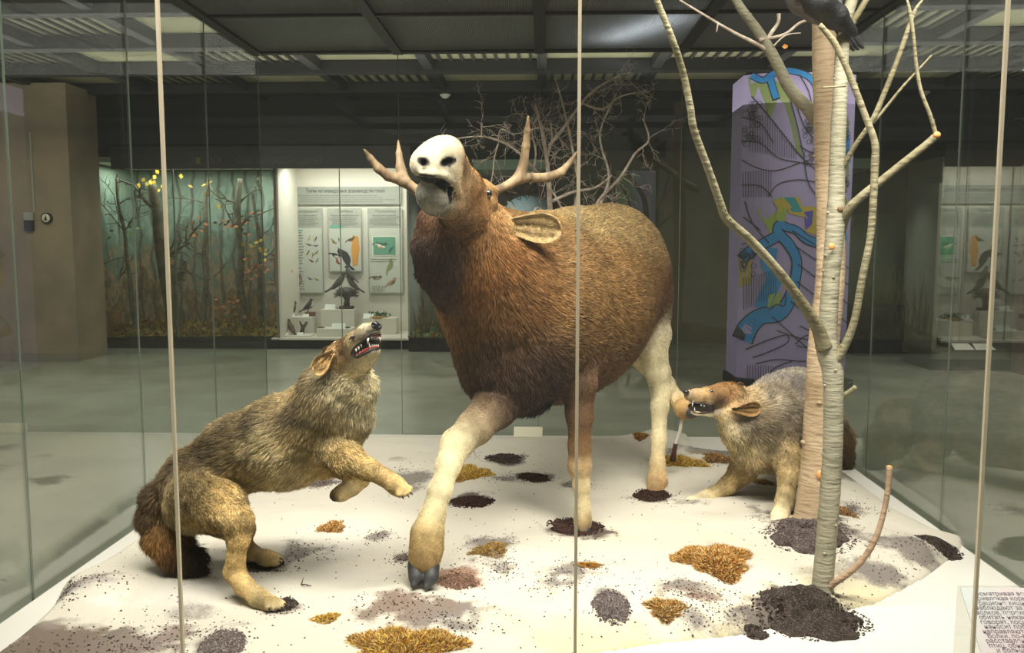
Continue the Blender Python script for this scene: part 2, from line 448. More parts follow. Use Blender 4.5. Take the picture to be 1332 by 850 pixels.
# left wall block with a reveal
xl, _ = toroom(94, 300, 11.6)
tag(roombox('wall_left', -12, xl, 11.6, 12.4, FZ, CEIL, M_beige), kind='structure')
tag(roombox('baseboard_left', -12, xl + .01, 11.57, 11.6, FZ, FZ + .12, mat('grey skirting', (120, 112, 98), .6)), kind='structure')
x0, _ = toroom(97, 300, 12.6); x1, _ = toroom(116, 300, 13.2)
tag(roombox('wall_reveal', -9, toroom(115, 300, 12.7)[0], 12.45, 12.9, FZ, zb, mat('grey green plaster', (92, 92, 80), .8)), kind='structure')
# gauge and switch box on the left wall
x, z = toroom(62, 284, 11.6); t = empty('wall_gauge', room(x, 11.6, z)); tag(t, 'round dark-rimmed dial on the beige wall beside the conduit', 'gauge')
def facing(c):  # lathe axis towards the camera side of the room
    return lambda p: room(x + p[0], 11.6 - p[2], z + p[1])
MB().lathe([(.075, 0), (.075, .04), (.06, .045)], n=24, xf=facing(0)).build('rim', M_black, t)
MB().lathe([(.058, .046), (.056, .048)], n=24, xf=facing(0)).build('dial', M_cream, t)
MB().prism([room(x - .02, 11.548, z - .03), room(x + .02, 11.548, z - .03), room(x + .005, 11.548, z + .04)], (0, -.004, 0)).build('hand', M_black, t)
x, z = toroom(40, 287, 11.6); t = empty('switch_box', room(x, 11.6, z)); tag(t, 'small grey switch box with dark lower half under a wall conduit', 'switch box')
M_gb = mat('grey plastic box', (150, 150, 142), .5)
MB().rbox(x - .065, x + .065, 11.54, 11.6, z - .0, z + .11).build('housing', M_gb, t, bevel=.006)
MB().rbox(x - .07, x + .05, 11.545, 11.6, z - .14, z - .0).build('dark_display', M_navy, t, bevel=.004)
MB().rbox(x + .05, x + .075, 11.585, 11.6, z + .11, zb).build('conduit', M_gb, t)

# ------------------------------------------------------------------ the glass case
BLp, BRp = (357, 558), (1068, 575)
bl = G(*BLp, 0); br = G(*BRp, 0)
def rcoord(p): return (p[0] * EX[0] + p[1] * EX[1], p[0] * ED[0] + p[1] * ED[1])
xl_, dl_ = rcoord(bl); xr_, dr_ = rcoord(br)
DBK = (dl_ + dr_) / 2; DFR = 2.22
WP = (xr_ - xl_) / 4
CX0, CX1 = xl_, xr_
# side walls splay a little: keep the base lines seen in the photograph
pl = G(60, 806, 0); pr = G(1332, 758, 0)
ZC = toroom(345, 68, DBK)[1]
FXL = CX0; FXR = CX1
case = empty('display_case', room((CX0 + CX1) / 2, (DBK + DFR) / 2, FZ))
tag(case, 'large frameless glass display case holding the snowy animal scene', 'display case')
def pane(x0, d0, x1, d1, z0=-.06, z1=None, name='glass_pane', m=None, par=None):
    z1 = ZC if z1 is None else z1; a = Vector(room(x0, d0)); b = Vector(room(x1, d1)); n = (b - a).normalized(); s = Vector((n.y, -n.x, 0)) * .004
    g = n * .004
    vs = [a + g - s, b - g - s, b - g + s, a + g + s]
    return MB().prism([v + Vector((0, 0, z0)) for v in vs], (0, 0, z1 - z0)).build(name, m or M_glass, par or case)
def seam(x, d, wdt=.004, m=None, z0=-.06):
    MB().rbox(x - wdt / 2, x + wdt / 2, d - .005, d + .005, z0, ZC).build('joint', m or M_seam, case)
print('CASE', CX0, CX1, DFR, DBK, ZC, WP)
for i in range(4): pane(CX0 + WP * i, DBK, CX0 + WP * (i + 1), DBK)
for i in range(5): seam(CX0 + WP * i, DBK)
# front seams where the photo shows them
fx = [toroom(217, 318, DFR)[0], toroom(752, 318, DFR)[0], toroom(1294, 318, DFR)[0]]
fxs = [CX0] + fx + [CX1]
for a, b in zip(fxs[:-1], fxs[1:]): pane(a, DFR, b, DFR)
for x in fx: seam(x, DFR, .0085, M_seam2)
DP = (DBK - DFR) / 4
for sx in (CX0, CX1):
    for j in range(4): pane(sx, DFR + DP * j, sx, DFR + DP * (j + 1), m=M_glass_side)
    for j in range(4): seam(sx, DFR + DP * j)
# base and floor board
mb = MB(); mb.rbox(CX0 - .03, CX1 + .03, DFR - .03, DBK + .03, FZ, -.06)
mb.build('plinth', M_edge, case)
M_board = mat('white painted board', (206, 202, 194), .45, (212, 208, 200), 2.5)
MB().rbox(CX0 + .03, CX1 - .03, DFR + .02, DBK - .02, -.06, 0).build('floor_board', M_board, case)
MB().rbox(CX0 + .006, CX0 + .012, DFR, DBK, -.06, -.03).build('base_rail', M_white, case)
MB().rbox(CX1 - .012, CX1 - .006, DFR, DBK, -.06, -.03).build('base_rail', M_white, case)
# case ceiling: ribbed translucent sheets in dark frames
m, nt, out = nt_mat('ribbed plastic sheet'); L = nt.links.new
b = N(nt, 'ShaderNodeBsdfPrincipled'); b.inputs['Base Color'].default_value = (*lin((92, 92, 88)), 1); b.inputs['Roughness'].default_value = .28
b.inputs['Specular IOR Level'].default_value = .6
tc = N(nt, 'ShaderNodeTexCoord'); wv = N(nt, 'ShaderNodeTexWave'); wv.inputs['Scale'].default_value = 26; wv.bands_direction = 'X'
L(tc.outputs['Object'], wv.inputs[0]); bp = N(nt, 'ShaderNodeBump'); bp.inputs['Strength'].default_value = .7; bp.inputs['Distance'].default_value = .01
L(wv.outputs['Color'], bp.inputs['Height']); L(bp.outputs[0], b.inputs['Normal'])
rp_ = N(nt, 'ShaderNodeValToRGB'); rp_.color_ramp.elements[0].color = (*lin((88, 88, 86)), 1); rp_.color_ramp.elements[1].color = (*lin((140, 139, 134)), 1)
L(wv.outputs['Color'], rp_.inputs[0]); L(rp_.outputs[0], b.inputs['Base Color'])
tr = N(nt, 'ShaderNodeBsdfTranslucent'); tr.inputs[0].default_value = (.6, .6, .6, 1)
mx = N(nt, 'ShaderNodeMixShader'); mx.inputs[0].default_value = .3; L(b.outputs[0], mx.inputs[1]); L(tr.outputs[0], mx.inputs[2]); L(mx.outputs[0], out.inputs[0])
M_ribbed = m
for i in range(4):
    for j in range(2, 4):
        d0 = DFR + DP * j
        MB().rbox(CX0 + WP * i + .03, CX0 + WP * (i + 1) - .03, d0 + .02, d0 + DP - .02, ZC, ZC + .01).build('ceiling_sheet', M_ribbed, case)
M_frame = mat('dark bronze frame', (24, 19, 17), .5)
for i in range(5):
    x = CX0 + WP * i; MB().rbox(x - .035, x + .035, DFR, DBK + .03, ZC - .02, ZC + .05).build('ceiling_rail', M_frame, case)
for j in range(5):
    d = DFR + DP * j; t_ = .012 if j in (3,) else .03
    MB().rbox(CX0 - .03, CX1 + .03, d - t_, d + t_, ZC - .015, ZC + .045).build('ceiling_rail', M_frame, case)

# ------------------------------------------------------------------ lights
def area(name, loc, size, sizey, power, col=(1, .93, .82), rot=(0, 0, 0), spread=None):
    l = bpy.data.lights.new(name, 'AREA'); l.shape = 'RECTANGLE'; l.size = size; l.size_y = sizey; l.energy = power; l.color = col
    if spread: l.spread = spread
    o = bpy.data.objects.new(name, l); COL.objects.link(o); o.location = loc; o.rotation_euler = rot; return o
area('case_lamp', room((CX0 + CX1) / 2, 2.2, 3.42), 4.4, .8, 215, (1, .95, .85), (math.radians(22), 0, 0), math.radians(110))
area('case_lamp', room((CX0 + CX1) / 2, 4.3, ZC - .04), 3.6, .5, 22, (1, .95, .85), (0, 0, 0), math.radians(108))
x_, z_ = toroom(835, 34, 5.55)
area('strip_lamp', room(x_, 5.55, ZC + .16), .12, .75, 12, (.85, .92, 1), (0, 0, .5))
area('room_fill', room(-5, 8.6, 3.4), 7, 3, 200, (1, .97, .88))  # unseen fill light added to brighten the room's floor and walls
area('room_fill', room(5.5, 8.8, 3.4), 5, 3, 150, (1, .97, .88))  # second added fill, brightens the mural side
area('ceiling_fill', room(0, 8.6, 2.95), 18, 5, 420, (1, .98, .88), (math.pi, 0, 0))  # unseen upward fill, added to lift the pale ceiling sheets
# ------------------------------------------------------------------ shared animal materials
M_skin = attr_mat('short animal coat', .65, .2, bump=.35, bscale=260)
M_hair = attr_mat('animal hair', .55, .25)
M_eye = mat('glassy dark eye', (18, 13, 10), .06, spec=.8, coat=1.0)
M_eyew = mat('amber wolf eye', (120, 84, 30), .1, coat=1.0)
M_nose = mat('black wet nose', (30, 30, 36), .3, bump=.2, bscale=120)
M_tooth = mat('ivory tooth', (238, 232, 214), .3)
M_gum = mat('red gum', (168, 62, 62), .35)
M_mouth = mat('dark mouth lining', (30, 20, 20), .5)
M_antler = mat('antler', (92, 72, 48), .65, (152, 130, 98), 16, bump=.5, bscale=60, stretch=(1, 1, .35), contrast=(.4, .62))
M_hoof = mat('dark grey hoof', (40, 40, 42), .55, (62, 62, 64), 20, bump=.2)

def paint_disc(P, C, c, r, col, soft=.35, mx=1.0):
    """spot of colour round a 3-D point"""
    d = np.linalg.norm(P - c, axis=1) / r; w = np.clip((1 + soft - d) / (2 * soft), 0, 1)[:, None] * mx
    return C * (1 - w) + np.array(lin(col)) * w
def seg_d(P, a, b):
    ab = b - a; t = np.clip((P - a) @ ab / (ab @ ab), 0, 1)[:, None]; return np.linalg.norm(P - a - t * ab, axis=1)

# ================================================================== MOOSE
GB = (148, 122, 80); SB = (138, 110, 72); DK = (84, 62, 44); RD = (138, 96, 56); CRM = (196, 178, 140); TAN = (176, 142, 92); WH = (170, 154, 126); GRY = (128, 116, 102)
B = Body()
# trunk
B.chain([(716, 345, 4.32, 66, GB, .030), (750, 348, 4.62, 72, GB, .030), (790, 340, 4.95, 74, SB, .028)], .10)
B.chain([(690, 400, 4.12, 104, (132, 97, 58), .034), (735, 402, 4.5, 102, (136, 100, 58), .034), (785, 378, 4.9, 82, (120, 84, 50), .028)], .12)
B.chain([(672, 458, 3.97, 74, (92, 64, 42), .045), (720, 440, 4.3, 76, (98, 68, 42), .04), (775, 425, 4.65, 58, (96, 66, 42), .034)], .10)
B.chain([(820, 372, 4.95, 50, (118, 82, 50), .026), (836, 405, 4.95, 34, (96, 66, 44), .02)], .08)
# shoulder and chest
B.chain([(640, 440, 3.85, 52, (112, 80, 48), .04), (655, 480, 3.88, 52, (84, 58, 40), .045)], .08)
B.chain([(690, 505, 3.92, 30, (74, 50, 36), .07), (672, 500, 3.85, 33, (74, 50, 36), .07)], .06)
# neck
B.chain([(614, 300, 3.62, 47, RD, .032), (622, 335, 3.7, 58, (136, 90, 50), .036), (645, 372, 3.85, 76, (132, 92, 54), .038), (672, 400, 4.05, 92, (130, 94, 56), .036)], .09)
B.chain([(655, 318, 3.85, 44, (140, 106, 62), .034), (700, 340, 4.2, 56, (150, 114, 66), .03)], .10)
# beard / dewlap
B.chain([(572, 292, 3.42, 28, (96, 62, 40), .026), (568, 322, 3.45, 28, (62, 44, 34), .03), (572, 350, 3.52, 27, (60, 42, 34), .035), (584, 385, 3.62, 20, (78, 52, 36), .04)], .05)
# skull, cheeks, long muzzle lifted towards the viewer
B.chain([(624, 262, 3.56, 20, (150, 114, 70), .012), (606, 272, 3.48, 34, (142, 98, 58), .016)], .03)
B.chain([(624, 258, 3.54, 20, (150, 112, 70), .010), (604, 240, 3.34, 21, (160, 116, 74), .007), (588, 216, 3.16, 20, (196, 168, 128), .005), (580, 201, 3.07, 22, WH, .004), (565, 206, 3.02, 21, WH, .004), (548, 210, 2.985, 14, WH, .003)], .03)
B.chain([(598, 262, 3.38, 26, (142, 100, 62), .010), (588, 246, 3.22, 20, (160, 124, 84), .006), (578, 224, 3.06, 20, WH, .003), (560, 219, 2.99, 16.5, WH, .003), (546, 219, 2.97, 10, WH, .003)], .03)
B.chain([(598, 284, 3.42, 26, (118, 84, 54), .02), (582, 266, 3.20, 18, (150, 128, 98), .01), (566, 258, 3.07, 20, (140, 130, 114), .008), (557, 252, 3.02, 16.5, (150, 142, 126), .007)], .03)
B.chain([(574, 194, 3.03, 15.5, WH, .004), (554, 205, 2.99, 12.5, WH, .004)], .02)
# lips, brow, ear root
B.chain([(548, 226, 2.935, 3.6, WH, .002), (562, 227, 2.94, 4.4, WH, .002), (577, 229, 2.97, 4.6, WH, .002), (590, 238, 3.05, 5, (196, 172, 136), .003), (596, 254, 3.16, 5.5, (150, 116, 78), .004)], .014)
B.chain([(614, 240, 3.42, 8, (164, 124, 78), .006), (630, 243, 3.47, 7, (176, 138, 88), .006), (642, 249, 3.53, 7, (166, 128, 82), .006)], .02)
B.chain([(626, 262, 3.45, 7, (140, 100, 62), .006), (640, 264, 3.52, 7, (140, 104, 66), .006)], .02)
B.chain([(636, 284, 3.62, 16, (160, 126, 80), .014), (656, 293, 3.60, 11, (170, 140, 94), .010)], .03)
# standing fore leg
B.chain([(745, 460, 4.05, 36, (96, 66, 44), .03), (752, 500, 3.98, 23, (100, 70, 44), .014), (754, 540, 3.97, 16.5, (112, 80, 52), .008), (754, 580, 3.97, 13.5, (120, 88, 58), .006), (754, 606, 3.97, 14, (166, 136, 98), .005),
         (756, 632, 3.965, 9.8, (196, 172, 132), .004), (758, 662, 3.96, 9, (196, 174, 134), .004), (758, 677, 3.95, 10, (160, 134, 92), .006), (757, 689, 3.93, 10, (110, 84, 60), .004)], .03)
# raised fore leg
B.chain([(664, 500, 3.86, 36, (92, 62, 42), .04), (645, 528, 3.78, 27, (120, 90, 62), .02), (618, 556, 3.62, 22, (196, 170, 130), .008), (594, 578, 3.48, 19.5, CRM, .005), (584, 604, 3.41, 15, CRM, .004),
         (572, 640, 3.33, 14, CRM, .004), (563, 670, 3.28, 15, (196, 176, 134), .004), (556, 695, 3.24, 20, (170, 142, 96), .006), (554, 718, 3.21, 19.5, (166, 134, 86), .008), (552, 731, 3.195, 19, (158, 126, 82), .005)], .03)
B.chain([(572, 706, 3.27, 6, (150, 120, 80), .004), (573, 716, 3.27, 5, (70, 58, 50), .002)], .012)
# near hind leg
B.chain([(832, 395, 4.92, 44, (100, 70, 46), .02), (846, 435, 4.86, 26, (214, 196, 160), .008), (848, 462, 4.82, 19, CRM, .006), (856, 486, 4.80, 15.5, CRM, .005), (860, 508, 4.80, 13, CRM, .005),
         (858, 530, 4.76, 10.5, CRM, .004), (857, 570, 4.70, 9, (206, 184, 144), .004), (855, 605, 4.64, 9, (196, 168, 124), .005), (855, 624, 4.62, 11.5, (176, 142, 98), .006), (852, 643, 4.56, 12.5, (150, 118, 78), .005)], .03)
B.chain([(864, 627, 4.66, 4, (120, 92, 64), .003), (869, 634, 4.67, 3.2, (60, 50, 44), .002)], .01)
# far hind leg kicked back
B.chain([(812, 410, 5.12, 44, (130, 96, 60), .02), (824, 446, 5.12, 25, (206, 184, 146), .01), (848, 478, 5.10, 14, (206, 186, 148), .006), (866, 500, 5.02, 11, CRM, .005), (880, 520, 4.85, 10, (206, 180, 138), .004), (890, 533, 4.72, 11.5, (190, 150, 96), .005), (899, 538, 4.62, 8, (140, 108, 72), .004)], .03)
# groin
B.chain([(812, 445, 4.85, 26, (214, 190, 140), .03), (786, 462, 4.62, 26, (168, 124, 66), .04)], .05)
# shapes cut in the face: mouth and nostrils
mouth = [(545, 230), (554, 232.5), (564, 234.5), (574, 238), (581.5, 244), (586, 252), (587.5, 260)]
mr = [3.0, 4.0, 5.0, 5.8, 5.8, 5.0, 3.4]
for i in range(len(mouth) - 1):
    for Y in (2.9, 2.95, 3.0, 3.05, 3.1, 3.15):
        B.carve([(*mouth[i], Y, mr[i]), (*mouth[i + 1], Y, mr[i + 1])], .006)
for (x, y, r) in ((551, 212, 3.6), (585, 209.5, 4.0), (578, 211.5, 3.4)):
    for Y in (2.90, 2.95): B.carve([(x, y, Y, r), (x, y, Y + .05, r)], .006)
moose = empty('moose', G(720, 660)); tag(moose, 'taxidermied brown antlered moose calling with head raised and one foreleg lifted', 'moose')
me = B.mesh('moose_body', .0085)
def mverts(me):
    v = np.empty(len(me.vertices) * 3, np.float32); me.vertices.foreach_get('co', v); return v.reshape(-1, 3).astype(float)
hitM = hitter(me)
def moose_col(P, C, Ln, Nn=None):
    C = C.copy()
    n1 = vnoise(P, 9, 3)[:, None]; n2 = vnoise(P * np.array([1, 1, .35]), 30, 4)[:, None]
    # flank lighter over the back, dark haunch and brisket
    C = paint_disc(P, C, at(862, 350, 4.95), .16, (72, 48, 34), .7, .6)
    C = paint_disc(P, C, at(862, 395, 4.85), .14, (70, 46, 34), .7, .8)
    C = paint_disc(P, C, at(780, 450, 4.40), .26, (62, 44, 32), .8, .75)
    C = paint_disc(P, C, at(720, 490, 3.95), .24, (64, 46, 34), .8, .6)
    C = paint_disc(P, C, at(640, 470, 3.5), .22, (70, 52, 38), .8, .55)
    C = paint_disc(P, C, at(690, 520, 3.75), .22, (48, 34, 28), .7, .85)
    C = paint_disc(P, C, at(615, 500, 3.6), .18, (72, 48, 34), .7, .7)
    C = paint_disc(P, C, at(590, 290, 3.25), .11, (128, 84, 50), .6, .6)
    C = paint_disc(P, C, at(635, 252, 3.52), .036, (66, 46, 32), .4, .9)
    C = paint_disc(P, C, at(556, 330, 3.35), .14, (52, 40, 32), .7, .6)
    C = paint_disc(P, C, at(615, 215, 3.1), .09, (160, 110, 60), .6, .7)
    C = paint_disc(P, C, at(604, 222, 3.12), .035, (92, 72, 56), .6, .7)
    C = paint_disc(P, C, at(558, 254, 2.99), .07, (132, 124, 110), .6, .75)
    C = paint_disc(P, C, at(566, 196, 2.99), .10, (186, 170, 142), .6, .7)
    n3 = vnoise(P, 75, 7)[:, None]; C *= (.5 + .42 * n1 + .42 * n2 + .3 * n3) * np.array([1.0, 1.08, 1.16])
    f1 = np.full(len(P), 9.0)
    for i in range(len(mouth) - 1):
        for Y in (2.90, 2.93, 2.97, 3.01, 3.05, 3.09, 3.13, 3.17): f1 = np.minimum(f1, seg_d(P, at(*mouth[i], Y), at(*mouth[i + 1], Y)) - mr[i] * 2.95 / F)
    w = np.clip((.006 - f1) / .004, 0, 1)[:, None]; C = C * (1 - w) + np.array(lin((26, 26, 30))) * w
    for (x, y, r) in ((552, 211, 6), (547, 209, 4.6), (583, 210.5, 6.4), (589, 208.5, 4.6), (577, 212.5, 4.6)):
        d = seg_d(P, at(x, y, 2.88), at(x, y, 3.05)) - r * 2.95 / F
        w = np.clip((.003 - d) / .004, 0, 1)[:, None]; C = C * (1 - w) + np.array(lin((28, 27, 32))) * w; f1 = np.minimum(f1, d)
    d = seg_d(P, at(552, 216, 2.93), at(552.5, 225, 2.95)); w = np.clip((.007 - d) / .004, 0, 1)[:, None]; C = C * (1 - w) + np.array(lin((34, 32, 34))) * w
    return C, np.where(f1 < .008, 0, 1.0), Ln
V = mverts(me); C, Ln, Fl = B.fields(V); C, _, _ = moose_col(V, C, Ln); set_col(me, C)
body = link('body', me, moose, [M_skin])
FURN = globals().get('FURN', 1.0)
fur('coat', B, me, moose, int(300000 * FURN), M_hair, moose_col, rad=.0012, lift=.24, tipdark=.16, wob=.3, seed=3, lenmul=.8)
for k, (x, y) in enumerate([(634.5, 252.0)]):
    h, nn = hitM(x, y); 
    MB().blob(h + np.array([0, .007, 0]), .0185, seg=20).build('eye', M_eye, moose)
# left eye on the far side of the skull
hl = at(592, 256, 3.58); MB().blob(hl, .02, seg=16).build('eye', M_eye, moose)
# antlers
def antler(chains, name='antler'):
    A = Body()
    for c in chains: A.chain([(x, y, Y, r, (170, 150, 110), 0) for x, y, Y, r in c], .008)
    m_ = A.mesh('antler', .004); return link(name, m_, moose, [M_antler])
antler([[(636, 252, 3.66, 8), (648, 247, 3.68, 5.6), (664, 239, 3.70, 5.8), (676, 231, 3.72, 8)],
        [(676, 231, 3.72, 8), (681, 214, 3.72, 6), (684, 190, 3.70, 5.2), (686, 170, 3.68, 4), (687, 152, 3.66, 1.6)],
        [(676, 231, 3.72, 7.4), (692, 231, 3.76, 5.6), (712, 231, 3.80, 6), (730, 224, 3.83, 5.2), (742, 211, 3.85, 3.6), (750, 198, 3.86, 1.4)]])
antler([[(590, 262, 3.66, 10), (560, 254, 3.62, 7), (541, 247, 3.60, 6), (524, 235, 3.58, 8)],
        [(524, 235, 3.58, 7.4), (505, 229, 3.56, 6.6), (492, 219, 3.54, 6), (482, 206, 3.52, 4.2), (474, 195, 3.50, 1.6)],
        [(526, 236, 3.58, 7.6), (521, 218, 3.60, 6), (519, 200, 3.61, 4), (518, 183, 3.62, 1.4)]])
# ear: a cupped leaf opening towards the front
class EarField:
    def __init__(s, ax, col, ln): s.ax = ax; s.c = np.array(lin(col)); s.l = ln
    def fields(s, P): return np.tile(s.c, (len(P), 1)), np.full(len(P), s.l), np.tile(s.ax, (len(P), 1))
def ear_col(P, C, Ln, Nn=None):
    n1 = vnoise(P, 60, 61)[:, None]; return C * (.55 + .8 * n1), np.ones(len(P)), Ln
def leaf_ear(base, tip, w, depth_m, name='ear', parent=None, col=(186, 160, 112), colb=(168, 136, 90), hair=.012, nh=9000):
    parent = parent or moose
    nu, nv = 26, 22; V = []; Cc = []; ax = tip - base; L_ = np.linalg.norm(ax); ax /= L_; back = np.array([.25, 1, .1]); back -= ax * (back @ ax); back /= np.linalg.norm(back); upv = np.cross(back, ax); upv *= np.sign(upv[2]); 
    for side in (0, 1):
        for i in range(nu + 1):
            u = i / nu; wd = w * (.34 + .66 * math.sin(min(1, u * 1.25) * math.pi / 2) ** 1.4) * (max(0, 1 - ((u - .5) / .5) ** 2.2 if u > .5 else 1)) ** .5
            wd = max(wd, .0015)
            for j in range(nv + 1):
                v = -1 + 2 * j / nv; cup = depth_m * (1 - u * .45) * (1 - v * v); fold = .0026 * math.sin(v * 9 + u * 2) * math.sin(math.pi * u)
                lift_ = -.012 * u * (1 - v) ; p = base + ax * (u * L_) + upv * (wd * v + lift_) + back * (cup + fold + side * .007 * (1 - .6 * u))
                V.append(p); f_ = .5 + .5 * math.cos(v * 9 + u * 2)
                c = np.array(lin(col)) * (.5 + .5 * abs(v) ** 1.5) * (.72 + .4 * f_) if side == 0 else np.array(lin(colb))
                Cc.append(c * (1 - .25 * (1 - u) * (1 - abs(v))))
    s_ = nv + 1; h = (nu + 1) * s_; Fc = []
    for i in range(nu):
        for j in range(nv):
            a = i * s_ + j; Fc.append((a, a + 1, a + s_ + 1, a + s_)); Fc.append((h + a + s_, h + a + s_ + 1, h + a + 1, h + a))
        Fc.append((i * s_ + s_, i * s_, h + i * s_, h + i * s_ + s_)) ; Fc.append((i * s_ + nv, (i + 1) * s_ + nv, h + (i + 1) * s_ + nv, h + i * s_ + nv))
    me = mesh_np(name, V, Fc); set_col(me, np.array(Cc)); o = link(name, me, parent, [M_skin])
    if nh: fur('ear_hair', EarField(ax, col, hair), me, o, int(nh * FURN), M_hair, ear_col, rad=.0008, lift=.12, wob=.25, seed=31)
    return o
leaf_ear(at(650, 293, 3.56), at(729, 295, 3.66), .060, .022, col=(196, 170, 124), colb=(150, 120, 78))
leaf_ear(at(590, 292, 3.75), at(560, 300, 3.88), .05, .03, nh=0)
# hooves
def hoof(tip, top, yaw_px, rpx, dpth):
    """two claws side by side"""
    t = None
    A = Body()
    for s in (-1, 1):
        A.chain([(top[0] + s * rpx * .52, top[1], dpth[0], rpx * .62, (50, 50, 54), 0), (top[0] + s * rpx * .50, (top[1] + tip[1]) / 2, (dpth[0] + dpth[1]) / 2, rpx * .56, (50, 50, 54), 0),
                 (tip[0] + s * rpx * (.42 if s > 0 else .5), tip[1] - (2 if s > 0 else 4), dpth[1], rpx * .22, (50, 50, 54), 0)], .006)
    return link('hoof', A.mesh('hoof', .0045), moose, [M_hoof])
hoof((547, 766), (551, 737), 0, 18.5, (3.185, 3.12))
hoof((757, 694), (757, 688), 0, 10, (3.93, 3.90))
hoof((851, 651), (852, 645), 0, 12, (4.56, 4.52))
A = Body(); A.chain([(899, 538, 4.61, 7, DK, 0), (907, 537, 4.55, 5.5, DK, 0)], .01); link('hoof', A.mesh('hoof', .004), moose, [M_hoof])

# ================================================================== WOLF with raised head
WG = (172, 148, 104); WT = (196, 166, 112); WD = (112, 92, 66); WL = (222, 206, 168); WB = (70, 56, 44)
W = Body()
W.chain([(450, 495, 3.17, 31, WL, .03), (436, 512, 3.2, 38, WG, .036), (417, 545, 3.26, 43, WG, .036), (368, 572, 3.30, 50, WG, .036), (312, 588, 3.35, 42, WG, .036), (264, 622, 3.38, 42, (160, 134, 94), .034)], .07)
W.chain([(468, 505, 3.15, 20, WL, .03), (456, 545, 3.2, 22, WL, .035), (430, 582, 3.25, 30, WT, .04), (372, 597, 3.3, 30, (206, 184, 134), .045), (316, 606, 3.33, 26, WT, .035)], .05)
W.chain([(250, 628, 3.38, 34, WD, .034), (252, 655, 3.34, 35, WG, .034)], .06)
W.chain([(264, 640, 3.27, 42, WG, .030), (288, 659, 3.18, 29, WT, .024), (309, 678, 3.11, 17, WT, .014), (310, 702, 3.1, 12, WT, .008), (307, 726, 3.1, 9, WT, .006), (305, 744, 3.11, 11, WT, .006), (317, 762, 3.08, 10, WT, .005), (336, 778, 3.05, 10, (196, 172, 124), .005), (350, 786, 3.03, 10.5, (200, 178, 132), .005)], .035)
for k, (dx, dy) in enumerate(((-4, 4.5), (3, 5.5), (10, 4), (13, 0))):
    W.chain([(350 + dx * .4, 782, 3.03 - .006 * (3 - k), 6, WT, .003), (353 + dx * 1.15, 786 + dy * .95, 3.0 + .014 * (k - 1), 4.4, (206, 186, 142), .001)], .004)
W.chain([(285, 665, 3.5, 32, WG, .03), (312, 690, 3.52, 17, WT, .012), (312, 708, 3.54, 10, WT, .006), (324, 718, 3.52, 9.5, WT, .005), (345, 726, 3.48, 8.5, (200, 176, 128), .004), (357, 728, 3.46, 9, (200, 178, 132), .004)], .03)
for dx, dy in ((0, 3), (4, 0), (2, -3)): W.chain([(355, 728 + dy * .3, 3.455, 5, WT, .003), (360 + dx, 728 + dy, 3.45, 4.2, (206, 186, 142), .003)], .008)
# fore legs
W.chain([(432, 575, 3.2, 30, WG, .03), (452, 600, 3.12, 20, WT, .018), (480, 611, 3.09, 12, WT, .007), (500, 621, 3.07, 9.4, (192, 160, 106), .006), (515, 632, 3.05, 10, WT, .005), (523, 638, 3.04, 9.5, WT, .004)], .03)
for k, (dx, dy) in enumerate(((-5, 6), (1, 5.5), (6, 3), (8, -1))):
    W.chain([(519, 636, 3.03, 5.5, WT, .003), (525 + dx * 1.1, 637 + dy * 1.15, 3.01 + .012 * k, 4.1, (200, 176, 128), .001)], .004)
W.chain([(440, 595, 3.36, 24, WG, .02), (456, 612, 3.38, 14, WT, .008), (470, 624, 3.37, 9.5, WT, .005), (458, 635, 3.35, 9, (206, 184, 140), .004), (444, 642, 3.34, 9, (206, 184, 140), .004), (436, 645, 3.34, 7, (90, 66, 50), .003)], .025)
# head lifted, jaws open
W.chain([(446, 480, 3.15, 25, (186, 162, 120), .022), (445, 468, 3.13, 22, (176, 142, 98), .014)], .03)
W.chain([(452, 458, 3.11, 18, (170, 138, 98), .012), (462, 447, 3.07, 14, (186, 160, 120), .006), (476, 434, 3.03, 11.2, (192, 176, 146), .004), (487, 426.5, 3.01, 8.4, (170, 158, 136), .003)], .02)
W.chain([(462, 478, 3.12, 18, WL, .014), (474, 470, 3.07, 10.5, (214, 196, 160), .006), (484, 461, 3.03, 8, (200, 184, 152), .003), (489, 456.5, 3.015, 6.5, (176, 160, 134), .002)], .02)
W.chain([(490, 432, 3.03, 5, (190, 182, 160), .002), (493, 438, 3.035, 3.6, (170, 160, 140), .002)], .01)
for Y in (2.95, 2.98, 3.005):
    W.carve([(461, 461, Y, 3.2), (470, 455, Y, 5.4), (481, 448, Y, 7.6), (495, 444, Y, 7.6)], .008)
W.carve([(486, 446, 2.99, 7), (500, 443, 3.0, 8)], .008)
def claws(parent, spots):
    for a, b_ in spots:
        a = np.array(a); b_ = np.array(b_); MB().tube([a, a * .5 + b_ * .5 + np.array([0, 0, .002]), b_], [.0034, .003, .001], 6).build('claw', M_nose, parent)
